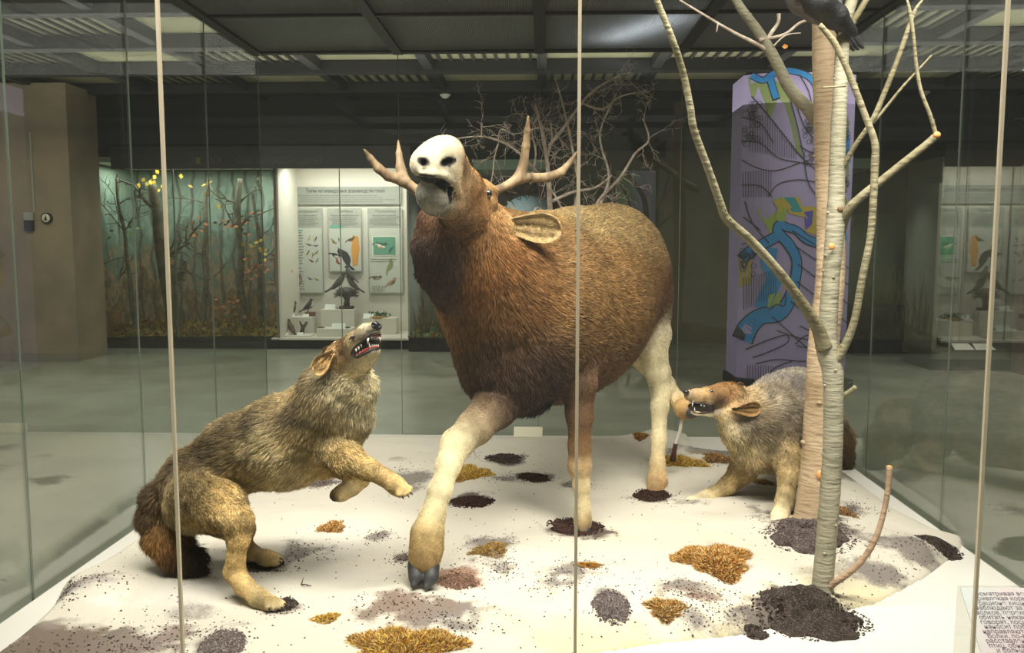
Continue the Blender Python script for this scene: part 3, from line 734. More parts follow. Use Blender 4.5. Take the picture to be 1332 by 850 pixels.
# ears laid back
for (x, y, Y) in ((430, 463, 3.07), (436, 456, 3.2)):
    W.chain([(x + 4, y - 2, Y + .02, 9, WT, .012), (x - 2, y + 2, Y + .02, 6, WT, .01)], .02)
wolfA = empty('wolf', G(310, 740)); tag(wolfA, 'taxidermied grey-brown wolf rearing with open jaws raised, at the left of the snow', 'wolf')
me = W.mesh('wolf_body', .0062); hitA = hitter(me)
def wolfA_col(P, C, Ln, Nn=None):
    C = C.copy(); n1 = vnoise(P, 16, 5)[:, None]; n2 = vnoise(P, 40, 6)[:, None]
    up = np.clip(Nn[:, 2] if Nn is not None else 0, 0, 1)[:, None] if Nn is not None else 0
    for (x, y, Y, r, s) in ((350, 545, 3.1, .06, .7), (375, 540, 3.1, .05, .7), (300, 562, 3.2, .10, .6), (246, 600, 3.25, .09, .6), (402, 553, 3.02, .05, .7), (380, 535, 3.1, .05, .5), (445, 527, 3.0, .045, .75), (430, 520, 3.0, .05, .6), (460, 535, 3.05, .035, .8),
                            (330, 538, 3.2, .06, .6), (270, 580, 3.25, .08, .6), (235, 640, 3.1, .07, .6), (480, 515, 3.0, .035, .6), (395, 505, 3.15, .06, .5), (225, 605, 3.3, .06, .7), (420, 500, 3.05, .05, .5)):
        C = paint_disc(P, C, at(x, y, Y), r, (64, 50, 38), .8, s * 1.1)
    for (x, y, Y, r) in ((398, 560, 3.0, .06), (420, 570, 2.98, .05), (330, 585, 3.1, .08), (372, 618, 3.15, .09), (470, 490, 3.0, .06), (440, 490, 2.98, .04), (462, 470, 3.0, .05)):
        C = paint_disc(P, C, at(x, y, Y), r, (224, 206, 164), .8, .55)
    C = paint_disc(P, C, at(330, 557, 3.1), .03, (196, 158, 84), .7, .7)
    C = paint_disc(P, C, at(437, 452, 3.05), .035, (150, 104, 70), .8, .6)
    # brow to back darker line
    n0 = np.clip((vnoise(P * np.array([1, 1, 1.6]), 11, 19) - .3) / .4, 0, 1)[:, None]; C *= (.34 + .4 * n0 + .45 * n1 + .45 * n2) * np.array([1, 1.03, 1.05])
    # mouth
    pl_ = [at(460, 462, 3.0), at(470, 455, 3.0), at(481, 448, 3.0), at(495, 444, 3.02)]; rr = [4.6, 8, 10, 10]
    f = np.full(len(P), 9.0)
    for i in range(3):
        a, b = pl_[i], pl_[i + 1]; ab = b - a; t = np.clip((P - a) @ ab / (ab @ ab), 0, 1); dd = (P - a - t[:, None] * ab); dd[:, 1] *= .55
        f = np.minimum(f, np.linalg.norm(dd, axis=1) - (rr[i] * (1 - t) + rr[i + 1] * t) * 3.0 / F)
    w = np.clip((.001 - f) / .003, 0, 1)[:, None]; C = C * (1 - w) + np.array(lin((34, 22, 24))) * w
    C = paint_disc(P, C, at(437, 647, 3.33), .02, (40, 30, 26), .5, .9)
    return C, np.where(f < .004, 0, 1.0), Ln
V = mverts(me); C, Ln, Fl = W.fields(V); vn = np.empty(len(V) * 3, np.float32); me.vertices.foreach_get('normal', vn)
C, _, _ = wolfA_col(V, C, Ln, vn.reshape(-1, 3)); set_col(me, C)
link('body', me, wolfA, [M_skin])
fur('coat', W, me, wolfA, int(190000 * FURN), M_hair, wolfA_col, rad=.00085, lift=.34, tipdark=.3, wob=.45, seed=4, lenmul=.85)
leaf_ear(at(433, 458, 3.055), at(407, 480, 3.06), .026, .014, parent=wolfA, col=(190, 156, 104), colb=(120, 92, 62), hair=.009, nh=2600)
leaf_ear(at(438, 452, 3.2), at(420, 462, 3.24), .024, .012, parent=wolfA, col=(150, 116, 80), colb=(120, 92, 62), hair=.009, nh=1200)
# tail
TL = Body()
TL.chain([(224, 628, 3.38, 13, WD, .04), (208, 648, 3.4, 14, (110, 90, 62), .05), (204, 672, 3.4, 15.5, (140, 112, 70), .055), (211, 697, 3.38, 16, (168, 124, 66), .055), (226, 714, 3.36, 15.5, (130, 92, 52), .055), (243, 727, 3.34, 12, (56, 42, 34), .06), (254, 736, 3.33, 5, (36, 30, 26), .065)], .025)
me = TL.mesh('tail', .007)
def tail_col(P, C, Ln, Nn=None):
    n1 = vnoise(P, 22, 9)[:, None]; C = C * (.5 + .95 * n1)
    C = paint_disc(P, C, at(190, 665, 3.35), .04, (56, 42, 32), .8, .8); C = paint_disc(P, C, at(222, 672, 3.3), .04, (70, 52, 38), .8, .6); return C, np.ones(len(P)), Ln
V = mverts(me); C, Ln, Fl = TL.fields(V); C, _, _ = tail_col(V, C, Ln); set_col(me, C)
tl = link('tail', me, wolfA, [M_skin]); fur('tail_coat', TL, me, tl, int(42000 * FURN), M_hair, tail_col, rad=.001, lift=.34, tipdark=.4, wob=.55, seed=5)
claws(wolfA, [(at(350, 791.5, 2.975), at(350.5, 797, 2.965)), (at(358, 792, 2.975), at(360, 797.5, 2.965)), (at(366, 790.5, 2.985), at(370, 795, 2.975)), (at(370, 786, 3.0), at(375, 788.5, 2.99)),
              (at(523, 645.5, 3.0), at(525, 650.5, 2.995)), (at(529, 644, 3.0), at(532.5, 648, 2.995)), (at(533.5, 641, 3.01), at(537, 644, 3.005)),
              (at(363, 731, 3.44), at(367, 733.5, 3.43)), (at(364, 727, 3.44), at(368, 729, 3.43))])
# nose, eye, teeth, tongue
A = Body(); A.chain([(488, 423, 2.995, 5.2, DK, 0), (492, 425.5, 3.0, 4.8, DK, 0)], .008); A.carve([(486, 422.5, 2.975, 1.8), (486, 422.5, 2.985, 1.6)], .003); A.carve([(493, 424, 2.98, 1.7), (493, 424, 2.99, 1.5)], .003)
link('nose', A.mesh('nose', .002), wolfA, [M_nose])
h = hitA(459.5, 440.5)
if h is not None:
    MB().blob(h[0] + np.array([0, .002, 0]), .0085, seg=14).build('eye', M_eyew, wolfA)
    MB().tube([h[0] + np.array([-.014, -.003, -.004]), h[0] + np.array([-.006, -.006, .006]), h[0] + np.array([.004, -.006, .008]), h[0] + np.array([.014, -.003, .007])], .0026, 6).build('eyelid', M_mouth, wolfA)
MB().tube(*smooth_path([at(457, 461, 3.02), at(464, 465, 3.0), at(473, 461, 2.985), at(481, 456.5, 2.985), at(488, 454, 2.99), at(495, 452, 3.01)], [.004, .0052, .005, .0042, .0036, .003], 4), 7).build('lip', M_mouth, wolfA)
MB().tube(*smooth_path([at(457, 460, 3.02), at(461, 453, 3.0), at(469, 446, 2.985), at(478, 439, 2.98), at(485, 433.5, 2.98), at(493, 432, 2.99)], [.004, .0046, .0044, .004, .0036, .003], 4), 7).build('lip', M_mouth, wolfA)
def fangs(parent, spots, name='tooth'):
    for a, b, r in spots:
        a = np.array(a, float); b = np.array(b, float); MB().tube([a, a * .5 + b * .5, b], [r, r * .75, r * .12], 7).build(name, M_tooth, parent)
sp = []
for i in range(6): sp.append((at(483.0 + i * 2.0, 438.5 - (0.9 if 0 < i < 5 else 0), 3.0 + .003 * i), at(483.0 + i * 2.0, 442.5 + .2 * i, 3.0 + .003 * i), .0022))
sp += [(at(479, 440, 2.995), at(478, 448.5, 2.99), .0042), (at(494.5, 439, 3.02), at(494.5, 446.5, 3.02), .0036), (at(481.5, 454, 2.995), at(480, 446, 2.99), .0038)]
for i in range(5): sp.append((at(484 + i * 2.0, 451.5, 3.0), at(484 + i * 2.0, 448, 3.0), .002))
for i, (x, y) in enumerate(((463, 456), (466.5, 453.5), (470, 450.5))): sp.append((at(x, y - 2, 3.015), at(x + .5, y + 2.5, 3.01), .0028))
for i, (x, y) in enumerate(((464, 463), (468, 460.5), (472, 458))): sp.append((at(x, y + 1, 3.015), at(x, y - 3, 3.01), .0026))
fangs(wolfA, sp)
MB().tube([at(465, 462, 3.02), at(473, 458, 3.01), at(482, 452.5, 3.0), at(492, 450.8, 3.0)], [.004, .0065, .006, .003], 8).build('tongue', M_gum, wolfA)
MB().tube([at(481, 438, 3.004), at(488, 436.8, 3.003), at(495, 438.5, 3.02)], .0028, 6).build('gum', M_gum, wolfA)

A = Body(); A.chain([(464, 459, 3.035, 4.5, DK, 0), (476, 450, 3.035, 7, DK, 0), (489, 444, 3.03, 7.5, DK, 0)], .01); link('mouth_lining', A.mesh('lining', .003), wolfA, [M_mouth])
# ================================================================== WOLF biting the hoof
WP2 = (140, 130, 122); WS = (172, 148, 104)
W = Body()
W.chain([(966, 532, 4.28, 27, (188, 164, 124), .03), (996, 546, 4.38, 40, (168, 152, 128), .036), (1020, 538, 4.62, 47, WP2, .036), (1036, 528, 4.95, 48, (160, 150, 138), .034)], .07)
W.chain([(948, 538, 4.2, 16, WL, .02), (966, 556, 4.24, 25, (196, 176, 132), .03), (985, 576, 4.28, 32, (186, 166, 128), .034), (1010, 580, 4.4, 32, (170, 152, 120), .034), (1040, 565, 4.75, 36, (150, 136, 112), .034)], .06)
W.chain([(950, 517, 4.22, 19, (160, 128, 84), .018), (944, 516, 4.2, 18, (164, 122, 74), .012)], .03)
W.chain([(944, 529, 4.19, 17, (170, 148, 112), .022), (956, 534, 4.22, 18, (176, 156, 124), .02)], .03)
W.chain([(938, 514, 4.16, 15, (160, 122, 78), .010), (921, 516, 4.11, 11.5, (150, 118, 78), .006), (906, 516, 4.07, 9.2, (158, 130, 92), .004), (897, 514.5, 4.05, 7.2, (140, 120, 92), .003)], .02)
W.chain([(938, 534, 4.16, 10, WL, .01), (924, 537.5, 4.12, 4.6, (226, 212, 180), .003), (906, 537, 4.08, 3.6, (206, 190, 160), .002), (901, 536, 4.075, 3.0, (180, 166, 140), .002)], .012)
for Y in (4.0, 4.03, 4.048): W.carve([(896, 529, Y, 4.4), (910, 528.5, Y, 4.2), (922, 530, Y, 2.6)], .006)
for (x, y, Y) in ((958, 533, 4.10), (948, 508, 4.32)):
    W.chain([(x, y, Y + .03, 8, (176, 140, 92), .012), (x + 5, y, Y + .03, 6, (180, 150, 108), .01)], .02)
# legs
W.chain([(1006, 566, 4.3, 30, (176, 150, 106), .03), (1022, 595, 4.18, 18, WS, .018), (1026, 622, 4.1, 12.5, WS, .01), (1021, 652, 4.03, 10.5, (200, 176, 128), .007), (1015, 672, 3.98, 10, (214, 198, 160), .005), (1013, 680, 3.96, 10.5, (222, 208, 176), .004)], .03)
for k, dx in enumerate((-8, -3, 3, 8)): W.chain([(1012 + dx * .6, 679, 3.95, 5.2, WL, .003), (1011 + dx * 1.25, 686, 3.92, 4.4, (224, 212, 182), .001)], .004)
W.chain([(985, 588, 4.34, 24, (176, 152, 110), .03), (966, 612, 4.36, 15.5, WS, .015), (947, 632, 4.38, 10.5, WS, .008), (926, 645, 4.39, 9, (206, 184, 136), .006), (911, 650, 4.38, 8.6, (212, 192, 148), .004)], .03)
for k, (dx, dy) in enumerate(((-9, -1), (-10, 2), (-7, 4.5), (-2, 5))): W.chain([(910, 650, 4.37, 5.5, WL, .003), (908 + dx * 1.3, 650.5 + dy, 4.36 - .01 * k, 3.8, (216, 198, 156), .001)], .004)
for s, Y in ((0, 4.95), (1, 5.2)):
    W.chain([(1052 + s * 14, 550, Y, 32, (150, 134, 110), .03), (1062 + s * 12, 578, Y, 17, WS, .02), (1074 + s * 12, 592, Y + .05, 9, WS, .01), (1068 + s * 12, 607 - s * 4, Y + .02, 8, WS, .006), (1060 + s * 12, 610 - s * 5, Y - .04, 7, WL, .005)], .03)
wolfB = empty('wolf', G(1000, 660)); tag(wolfB, 'taxidermied crouching wolf biting the kicked hind hoof, body behind the birch trunks', 'wolf')
me = W.mesh('wolf_body', .0065); hitB = hitter(me)
def wolfB_col(P, C, Ln, Nn=None):
    C = C.copy(); n1 = vnoise(P, 16, 15)[:, None]; n2 = vnoise(P, 42, 16)[:, None]
    for (x, y, Y, r, s) in ((1000, 552, 4.1, .09, .75), (985, 560, 4.05, .06, .6), (1020, 560, 4.25, .08, .65), (1035, 540, 4.5, .09, .5), (1015, 530, 4.3, .06, .6), (940, 527, 4.08, .035, .7), (948, 520, 4.08, .025, .5), (975, 548, 4.1, .05, .5), (1028, 600, 4.05, .04, .4)):
        C = paint_disc(P, C, at(x, y, Y), r, (66, 56, 60), .8, min(1, s * 1.2))  # dark markings, with the mural reflection's purple-grey tinge put into their colour
    for (x, y, Y, r) in ((1008, 520, 4.25, .06), (936, 528, 4.05, .014), (955, 560, 4.1, .05), (1030, 490, 4.8, .12), (925, 528, 4.05, .02)):
        C = paint_disc(P, C, at(x, y, Y), r, (222, 208, 180), .8, .6)
    C = paint_disc(P, C, at(940, 504, 4.1), .05, (150, 104, 60), .8, .5)
    C = paint_disc(P, C, at(934, 521, 4.02), .028, (92, 78, 66), .8, .8)
    C = paint_disc(P, C, at(912, 520, 4.0), .016, (206, 190, 158), .7, .7)
    C = paint_disc(P, C, at(926, 509.5, 4.05), .014, (50, 36, 28), .6, .9)
    n0 = np.clip((vnoise(P, 13, 18) - .3) / .4, 0, 1)[:, None]; C *= (.36 + .45 * n0 + .4 * n1 + .45 * n2) * np.array([1, 1.02, 1.06])
    f = np.full(len(P), 9.0); a_ = [at(897, 529, 4.05), at(910, 528.5, 4.05), at(924, 531, 4.08)]; rr = [5.8, 5.6, 3.4]
    for i in range(2):
        a, b = a_[i], a_[i + 1]; ab = b - a; t = np.clip((P - a) @ ab / (ab @ ab), 0, 1); dd = (P - a - t[:, None] * ab); dd[:, 1] *= .4
        f = np.minimum(f, np.linalg.norm(dd, axis=1) - (rr[i] * (1 - t) + rr[i + 1] * t) * 4.05 / F)
    w = np.clip((.002 - f) / .003, 0, 1)[:, None]; C = C * (1 - w) + np.array(lin((34, 24, 24))) * w
    C = paint_disc(P, C, at(968, 533, 4.07), .022, (120, 92, 70), .6, .5)
    return C, np.where(f < .004, 0, 1.0), Ln
V = mverts(me); C, Ln, Fl = W.fields(V); C, _, _ = wolfB_col(V, C, Ln); set_col(me, C)
link('body', me, wolfB, [M_skin])
fur('coat', W, me, wolfB, int(150000 * FURN), M_hair, wolfB_col, rad=.00095, lift=.34, tipdark=.3, wob=.45, seed=6, lenmul=.85)
leaf_ear(at(956, 534, 4.075), at(989, 529, 4.13), .032, .018, parent=wolfB, col=(176, 138, 88), colb=(110, 88, 70), hair=.009, nh=2600)
leaf_ear(at(950, 508, 4.32), at(968, 502, 4.38), .028, .014, parent=wolfB, col=(150, 116, 80), colb=(120, 92, 62), hair=.009, nh=800)
claws(wolfB, [(at(1001 + i * 6.4, 687.5, 3.895), at(1001 + i * 6.6, 692, 3.885)) for i in range(4)] + [(at(896, 651 + i * 1.6, 4.33), at(891.5, 653 + i * 1.6, 4.32)) for i in range(3)])
MB().blob(at(892.5, 510.5, 4.03), (.015, .014, .013), seg=14).build('nose', M_nose, wolfB)
h = hitB(925.5, 509.5)
if h is not None:
    MB().blob(h[0] + np.array([0, .004, 0]), .0095, seg=14).build('eye', M_eye, wolfB)
MB().tube(*smooth_path([at(928, 533, 4.03), at(918, 538, 4.06), at(908, 538, 4.045), at(901, 536, 4.05)], [.005, .004, .0035, .003], 4), 7).build('lip', M_mouth, wolfB)
MB().tube(*smooth_path([at(928, 532, 4.03), at(920, 527.5, 4.0), at(908, 525, 4.0), at(897, 522.5, 4.01)], [.005, .004, .0035, .003], 4), 7).build('lip', M_mouth, wolfB)
fangs(wolfB, [(at(901, 522, 4.035), at(900.5, 529.5, 4.03), .0038), (at(898, 522, 4.04), at(898, 526, 4.035), .0022), (at(904, 536, 4.05), at(903, 530, 4.05), .003), (at(912, 526, 4.04), at(912, 529, 4.04), .0026), (at(916, 527, 4.04), at(916, 530, 4.04), .0026)])
MB().tube([at(920, 535, 4.09), at(912, 534.5, 4.075), at(904, 534, 4.07)], [.004, .006, .003], 8).build('tongue', M_gum, wolfB)
A = Body(); A.chain([(926, 531.5, 4.10, 4.6, DK, 0), (912, 530, 4.085, 5.6, DK, 0), (900, 529, 4.07, 5, DK, 0)], .01); link('mouth_lining', A.mesh('lining', .003), wolfB, [M_mouth])
TL = Body(); TL.chain([(1080, 545, 5.15, 13, WD, .04), (1092, 570, 5.2, 14, WD, .04), (1096, 598, 5.2, 11, WB, .04)], .03); me = TL.mesh('tail', .008)
V = mverts(me); C, Ln, Fl = TL.fields(V); set_col(me, C); tl = link('tail', me, wolfB, [M_skin])
fur('tail_coat', TL, me, tl, int(12000 * FURN), M_hair, tail_col, rad=.001, lift=.42, wob=.5, seed=8)
# thin white prop under the lifted hoof
t = empty('support_rod', G(877, 590)); tag(t, 'thin white rod with dark foot propping up the kicked hind leg', 'rod')
MB().tube([at(888, 541, 4.72), at(885, 560, 4.74), at(879, 577, 4.78), at(877.5, 584, 4.79)], [.012, .011, .010, .010], 10).build('shaft', M_white, t)
MB().tube([at(879, 577, 4.78), at(876.5, 590, 4.8), at(875, 600, 4.8)], [.012, .014, .02], 10).build('dark_foot', mat('dark brown bark', (66, 34, 32), .8), t)
# ------------------------------------------------------------------ snow terrain
OUT = [(84, 764), (128, 742), (185, 704), (262, 652), (352, 592), (430, 577), (560, 571), (700, 572), (820, 570), (845, 562), (893, 566), (905, 588), (960, 590), (1040, 597), (1100, 617), (1160, 662), (1215, 690), (1252, 700), (1250, 716), (1205, 752), (1140, 786), (1060, 806), (960, 828), (860, 838), (780, 850), (700, 880), (560, 930), (380, 960), (180, 960), (20, 930), (-60, 900), (20, 840), (66, 800)]
def dens(poly, st=3):
    q = []
    for i in range(len(poly)):
        a, b = np.array(poly[i], float), np.array(poly[(i + 1) % len(poly)], float); n = max(1, int(np.linalg.norm(b - a) / 22))
        for k in range(n): q.append(a + (b - a) * k / n)
    return q
OW = np.array([G(x, y, 0)[:2] for x, y in dens(OUT)])
def inside(P, poly):
    x, y = P[:, 0], P[:, 1]; c = np.zeros(len(P), bool); j = len(poly) - 1
    for i in range(len(poly)):
        xi, yi = poly[i]; xj, yj = poly[j]
        c ^= ((yi > y) != (yj > y)) & (x < (xj - xi) * (y - yi) / ((yj - yi) + 1e-12) + xi); j = i
    return c
def edge_dist(P, poly):
    d = np.full(len(P), 9.0)
    for i in range(len(poly)):
        a = poly[i]; b = poly[(i + 1) % len(poly)]; ab = b - a; t = np.clip((P - a) @ ab / (ab @ ab + 1e-12), 0, 1)[:, None]
        d = np.minimum(d, np.linalg.norm(P - a - t * ab, axis=1))
    return d
def pix_ellipse(P, px, py, rx, ry):
    """distance measure of an ellipse lying on the snow, given by its seen centre and half sizes"""
    c = G(px, py); r_ = abs(G(px + rx, py)[0] - c[0]); f = G(px, py - ry)[1] - c[1]; n = c[1] - G(px, py + ry)[1]
    rr = (f + n) / 2; return np.sqrt(((P[:, 0] - c[0]) / r_) ** 2 + ((P[:, 1] - c[1]) / rr) ** 2)
# (px, py, rx, ry, rise)
BUMPS = [(128, 772, 44, 22, .05), (660, 650, 60, 22, .02), (642, 718, 40, 22, .02), (745, 750, 55, 26, .022), (1062, 792, 78, 26, .06), (1075, 690, 60, 28, .045), (1020, 690, 40, 22, .02), (520, 800, 120, 40, .03),
         (866, 572, 34, 14, .05), (1190, 712, 60, 16, .045), (930, 722, 55, 30, .025), (795, 790, 30, 18, .02), (300, 830, 40, 24, .025), (150, 810, 90, 30, -.02), (600, 756, 30, 14, .012), (900, 800, 40, 16, .02), (690, 622, 40, 12, .015),
         (360, 730, 40, 14, -.015), (362, 792, 30, 12, -.012), (848, 646, 26, 9, -.012), (750, 688, 36, 12, -.012), (960, 640, 60, 16, .02), (1100, 650, 40, 20, .02)]
def terrain(P):
    P = np.asarray(P, float).reshape(-1, 2); ins = inside(P, OW); d = edge_dist(P, OW); d = np.where(ins, d, 0)
    Q = np.column_stack([P, np.zeros(len(P))])
    wid = .05 + .16 * np.clip((P[:, 0] + 1.3) / .8, 0, 1)
    h = GZ * np.clip(d / wid, 0, 1) ** .6
    n = (vnoise(Q, 2.2, 31) - .5) * .035 + (vnoise(Q, 7, 32) - .5) * .014 + (vnoise(Q, 26, 33) - .5) * .004
    z = h + n * np.clip(d / .25, 0, 1)
    for (x, y, rx, ry, a) in BUMPS: z = z + a * np.exp(-pix_ellipse(P, x, y, rx, ry) ** 2 * 1.1) * np.clip(d / .06, 0, 1)
    return np.where(ins, np.maximum(z, .004), -.02), ins, d
_tl = OW.min(0) - .05; _tn = (np.ceil((OW.max(0) + .05 - _tl) / .01)).astype(int)
_TX, _TY = np.meshgrid(_tl[0] + np.arange(_tn[0]) * .01, _tl[1] + np.arange(_tn[1]) * .01, indexing='ij')
_TZ = terrain(np.column_stack([_TX.ravel(), _TY.ravel()]))[0].reshape(_TX.shape)
def TZ(x, y):
    a = (x - _tl[0]) / .01; b = (y - _tl[1]) / .01
    if not (0 <= a < _tn[0] - 1 and 0 <= b < _tn[1] - 1): return 0.0
    i, j = int(a), int(b); a -= i; b -= j; T = _TZ
    return float(max(0, T[i, j] * (1 - a) * (1 - b) + T[i + 1, j] * a * (1 - b) + T[i, j + 1] * (1 - a) * b + T[i + 1, j + 1] * a * b))
def TG(px, py):
    """point on the snow seen at a pixel"""
    z = GZ
    for _ in range(4): p = G(px, py, z); z = max(TZ(p[0], p[1]), 0)
    p = G(px, py, z); return p
lo = OW.min(0) - .02; hi = OW.max(0) + .02; st = .0125
gx = np.arange(lo[0], hi[0], st); gy = np.arange(lo[1], hi[1], st)
PX, PY = np.meshgrid(gx, gy, indexing='ij'); P2 = np.column_stack([PX.ravel(), PY.ravel()])
Z, INS, DD = terrain(P2)
V = np.column_stack([P2, Z]); nx, ny = PX.shape
ii = np.arange(nx * ny).reshape(nx, ny); Q = np.stack([ii[:-1, :-1], ii[1:, :-1], ii[1:, 1:], ii[:-1, 1:]], -1).reshape(-1, 4)
Q = Q[INS[Q].sum(1) >= 1]
me = mesh_np('snow', V, Q)
# stains: (px, py, rx, ry, colour, strength)
PB = (92, 80, 74); PG = (128, 120, 114); BR = (128, 100, 84); YE = (214, 198, 140); OC = (178, 146, 78)
ST_ = [(660, 652, 48, 9, PB, .0), (613, 653, 32, 8, PB, 1.1), (690, 621, 30, 8, PG, 1.2), (655, 625, 26, 6, PG, .8), (660, 597, 28, 6, PB, 1.0), (600, 590, 20, 7, PG, .7), (538, 625, 32, 14, PG, .85), (420, 628, 26, 7, PB, .8), (515, 598, 14, 4, PG, .6),
       (492, 700, 18, 7, PG, .9), (392, 714, 36, 12, PG, .95), (345, 732, 28, 9, PB, 1.0), (362, 790, 26, 11, PB, .9), (524, 730, 15, 9, PB, 1.0), (640, 718, 36, 20, PG, .9), (655, 742, 18, 9, PG, .7), (594, 755, 30, 13, (150, 118, 100), 1.2),
       (545, 800, 75, 22, PG, 1.1), (525, 796, 50, 18, BR, 1.2), (590, 818, 44, 10, PG, .8), (760, 740, 26, 12, PG, 1.1), (725, 765, 34, 12, PG, 1.0), (745, 750, 48, 20, PG, .9), (795, 790, 24, 16, PG, 1.2), (290, 838, 34, 18, PG, 1.1), (180, 838, 70, 20, PG, .9), (240, 800, 40, 18, PG, .6),
       (120, 768, 40, 14, PG, .7), (150, 790, 60, 18, (222, 212, 206), .6), (85, 840, 90, 34, (112, 98, 88), 1.5), (40, 858, 60, 20, (112, 98, 88), 1.5), (180, 846, 60, 18, (120, 106, 98), 1.2), (215, 830, 40, 26, (140, 124, 116), 1.0), (90, 775, 10, 20, PG, 1.0), (748, 686, 40, 12, PB, 1.2), (755, 631, 26, 7, PG, .9), (848, 645, 28, 8, PB, 1.0), (865, 601, 26, 7, PG, .8),
       (905, 600, 30, 8, OC, .6), (1020, 685, 40, 22, PB, .9), (1068, 690, 50, 24, PB, 1.0), (1060, 795, 90, 26, PB, 1.35), (1110, 785, 40, 16, PG, .8), (1180, 718, 60, 14, PG, 1.0), (1222, 706, 28, 8, PB, 1.1), (1150, 740, 60, 14, PG, .9), (1090, 745, 70, 8, PG, .55), (985, 814, 22, 8, PB, .9),
       (895, 768, 46, 14, PG, .9), (905, 778, 36, 10, BR, .9), (900, 800, 40, 14, PG, .8), (950, 795, 40, 12, PG, .7), (930, 728, 46, 24, PG, .6), (960, 640, 44, 5, PG, .5), (900, 655, 26, 5, PB, .6), (1000, 650, 50, 6, PG, .5), (930, 590, 60, 9, PG, .9), (960, 600, 40, 7, PB, .8), (1100, 612, 40, 8, PG, .8), (1105, 665, 24, 10, PB, .8),
       (1100, 800, 200, 30, YE, .35), (900, 830, 200, 20, YE, .4), (760, 815, 120, 20, YE, .35), (1150, 770, 100, 26, YE, .4), (700, 780, 60, 16, YE, .2), (850, 700, 100, 30, YE, .12), (450, 700, 60, 20, (200, 196, 190), .4), (420, 760, 80, 26, (206, 202, 196), .35), (250, 770, 60, 24, (204, 200, 196), .5), (280, 740, 60, 16, (196, 192, 186), .5)]
Cw = np.tile(np.array(lin((204, 197, 183))), (len(V), 1)); Am = np.zeros(len(V)); Cd = np.tile(np.array(lin(PG)), (len(V), 1))
VQ = np.column_stack([P2, np.zeros(len(P2))])
wob_ = (vnoise(VQ, 9, 41) - .5) * .7 + (vnoise(VQ, 30, 42) - .5) * .5
for (x, y, rx, ry, c, s) in ST_:
    d = pix_ellipse(P2, x, y, rx * 1.15, ry * 1.15) + wob_; w = np.clip(1.25 - d, 0, 1) * s; w = np.clip(w, 0, 1.4)
    if s < .55: Cw = Cw * (1 - np.clip(w, 0, 1)[:, None]) + np.array(lin(c)) * np.clip(w, 0, 1)[:, None]; continue
    m_ = np.clip(w / (Am + w + 1e-6), 0, 1)[:, None]; Cd = Cd * (1 - m_) + np.array(lin(c)) * m_; Am = np.maximum(Am, w)
ed = np.clip(1 - DD / .05, 0, 1) * np.clip((vnoise(VQ, 5, 44) - .35) * 3, 0, 1); Am = np.maximum(Am, np.where(P2[:, 0] < -.6, ed * 1.0, ed * .3))
Am = np.maximum(Am, .16 + .25 * np.clip(vnoise(VQ, 3, 45) - .55, 0, 1))
set_col(me, Cw); 
for nm, arr in (('Dirt', Cd),):
    a = me.color_attributes.new(nm, 'FLOAT_COLOR', 'POINT'); c4 = np.ones((len(V), 4), np.float32); c4[:, :3] = arr; a.data.foreach_set('color', c4.ravel())
a = me.attributes.new('Amount', 'FLOAT', 'POINT'); a.data.foreach_set('value', Am.astype(np.float32))
m, nt, out = nt_mat('dusted snow'); L = nt.links.new
b = N(nt, 'ShaderNodeBsdfPrincipled', i_Roughness=.7); b.inputs['Specular IOR Level'].default_value = .25; L(b.outputs[0], out.inputs[0])
def attr(nm):
    q = N(nt, 'ShaderNodeAttribute'); q.attribute_name = nm; return q
A0, A1, A2 = attr('Col'), attr('Dirt'), attr('Amount'); tc = N(nt, 'ShaderNodeTexCoord')
n1 = N(nt, 'ShaderNodeTexNoise'); n1.inputs['Scale'].default_value = 95; n1.inputs['Detail'].default_value = 5; n1.inputs['Roughness'].default_value = .75
n2 = N(nt, 'ShaderNodeTexNoise'); n2.inputs['Scale'].default_value = 14; n2.inputs['Detail'].default_value = 5
for n_ in (n1, n2): L(tc.outputs['Object'], n_.inputs[0])
mxn = N(nt, 'ShaderNodeMath', operation='MULTIPLY_ADD'); L(n2.outputs[0], mxn.inputs[0]); mxn.inputs[1].default_value = .45; 
hh = N(nt, 'ShaderNodeMath', operation='MULTIPLY'); L(n1.outputs[0], hh.inputs[0]); hh.inputs[1].default_value = 1.0; L(hh.outputs[0], mxn.inputs[2])
su = N(nt, 'ShaderNodeMath', operation='ADD'); L(mxn.outputs[0], su.inputs[0]); L(A2.outputs['Fac'], su.inputs[1])
mr_ = N(nt, 'ShaderNodeMapRange'); mr_.inputs['From Min'].default_value = 1.05; mr_.inputs['From Max'].default_value = 1.5; L(su.outputs[0], mr_.inputs[0])
mx = N(nt, 'ShaderNodeMix', data_type='RGBA'); L(mr_.outputs[0], mx.inputs['Factor']); L(A0.outputs['Color'], mx.inputs['A']); L(A1.outputs['Color'], mx.inputs['B']); L(mx.outputs['Result'], b.inputs['Base Color'])
bp = N(nt, 'ShaderNodeBump', i_Strength=.5, i_Distance=.008); L(su.outputs[0], bp.inputs['Height']); L(bp.outputs[0], b.inputs['Normal'])
M_snow = m
tag(link('snow', me, None, [M_snow]), 'white artificial snow mound with grey-brown stains spread over the case floor', 'snow', kind='stuff')

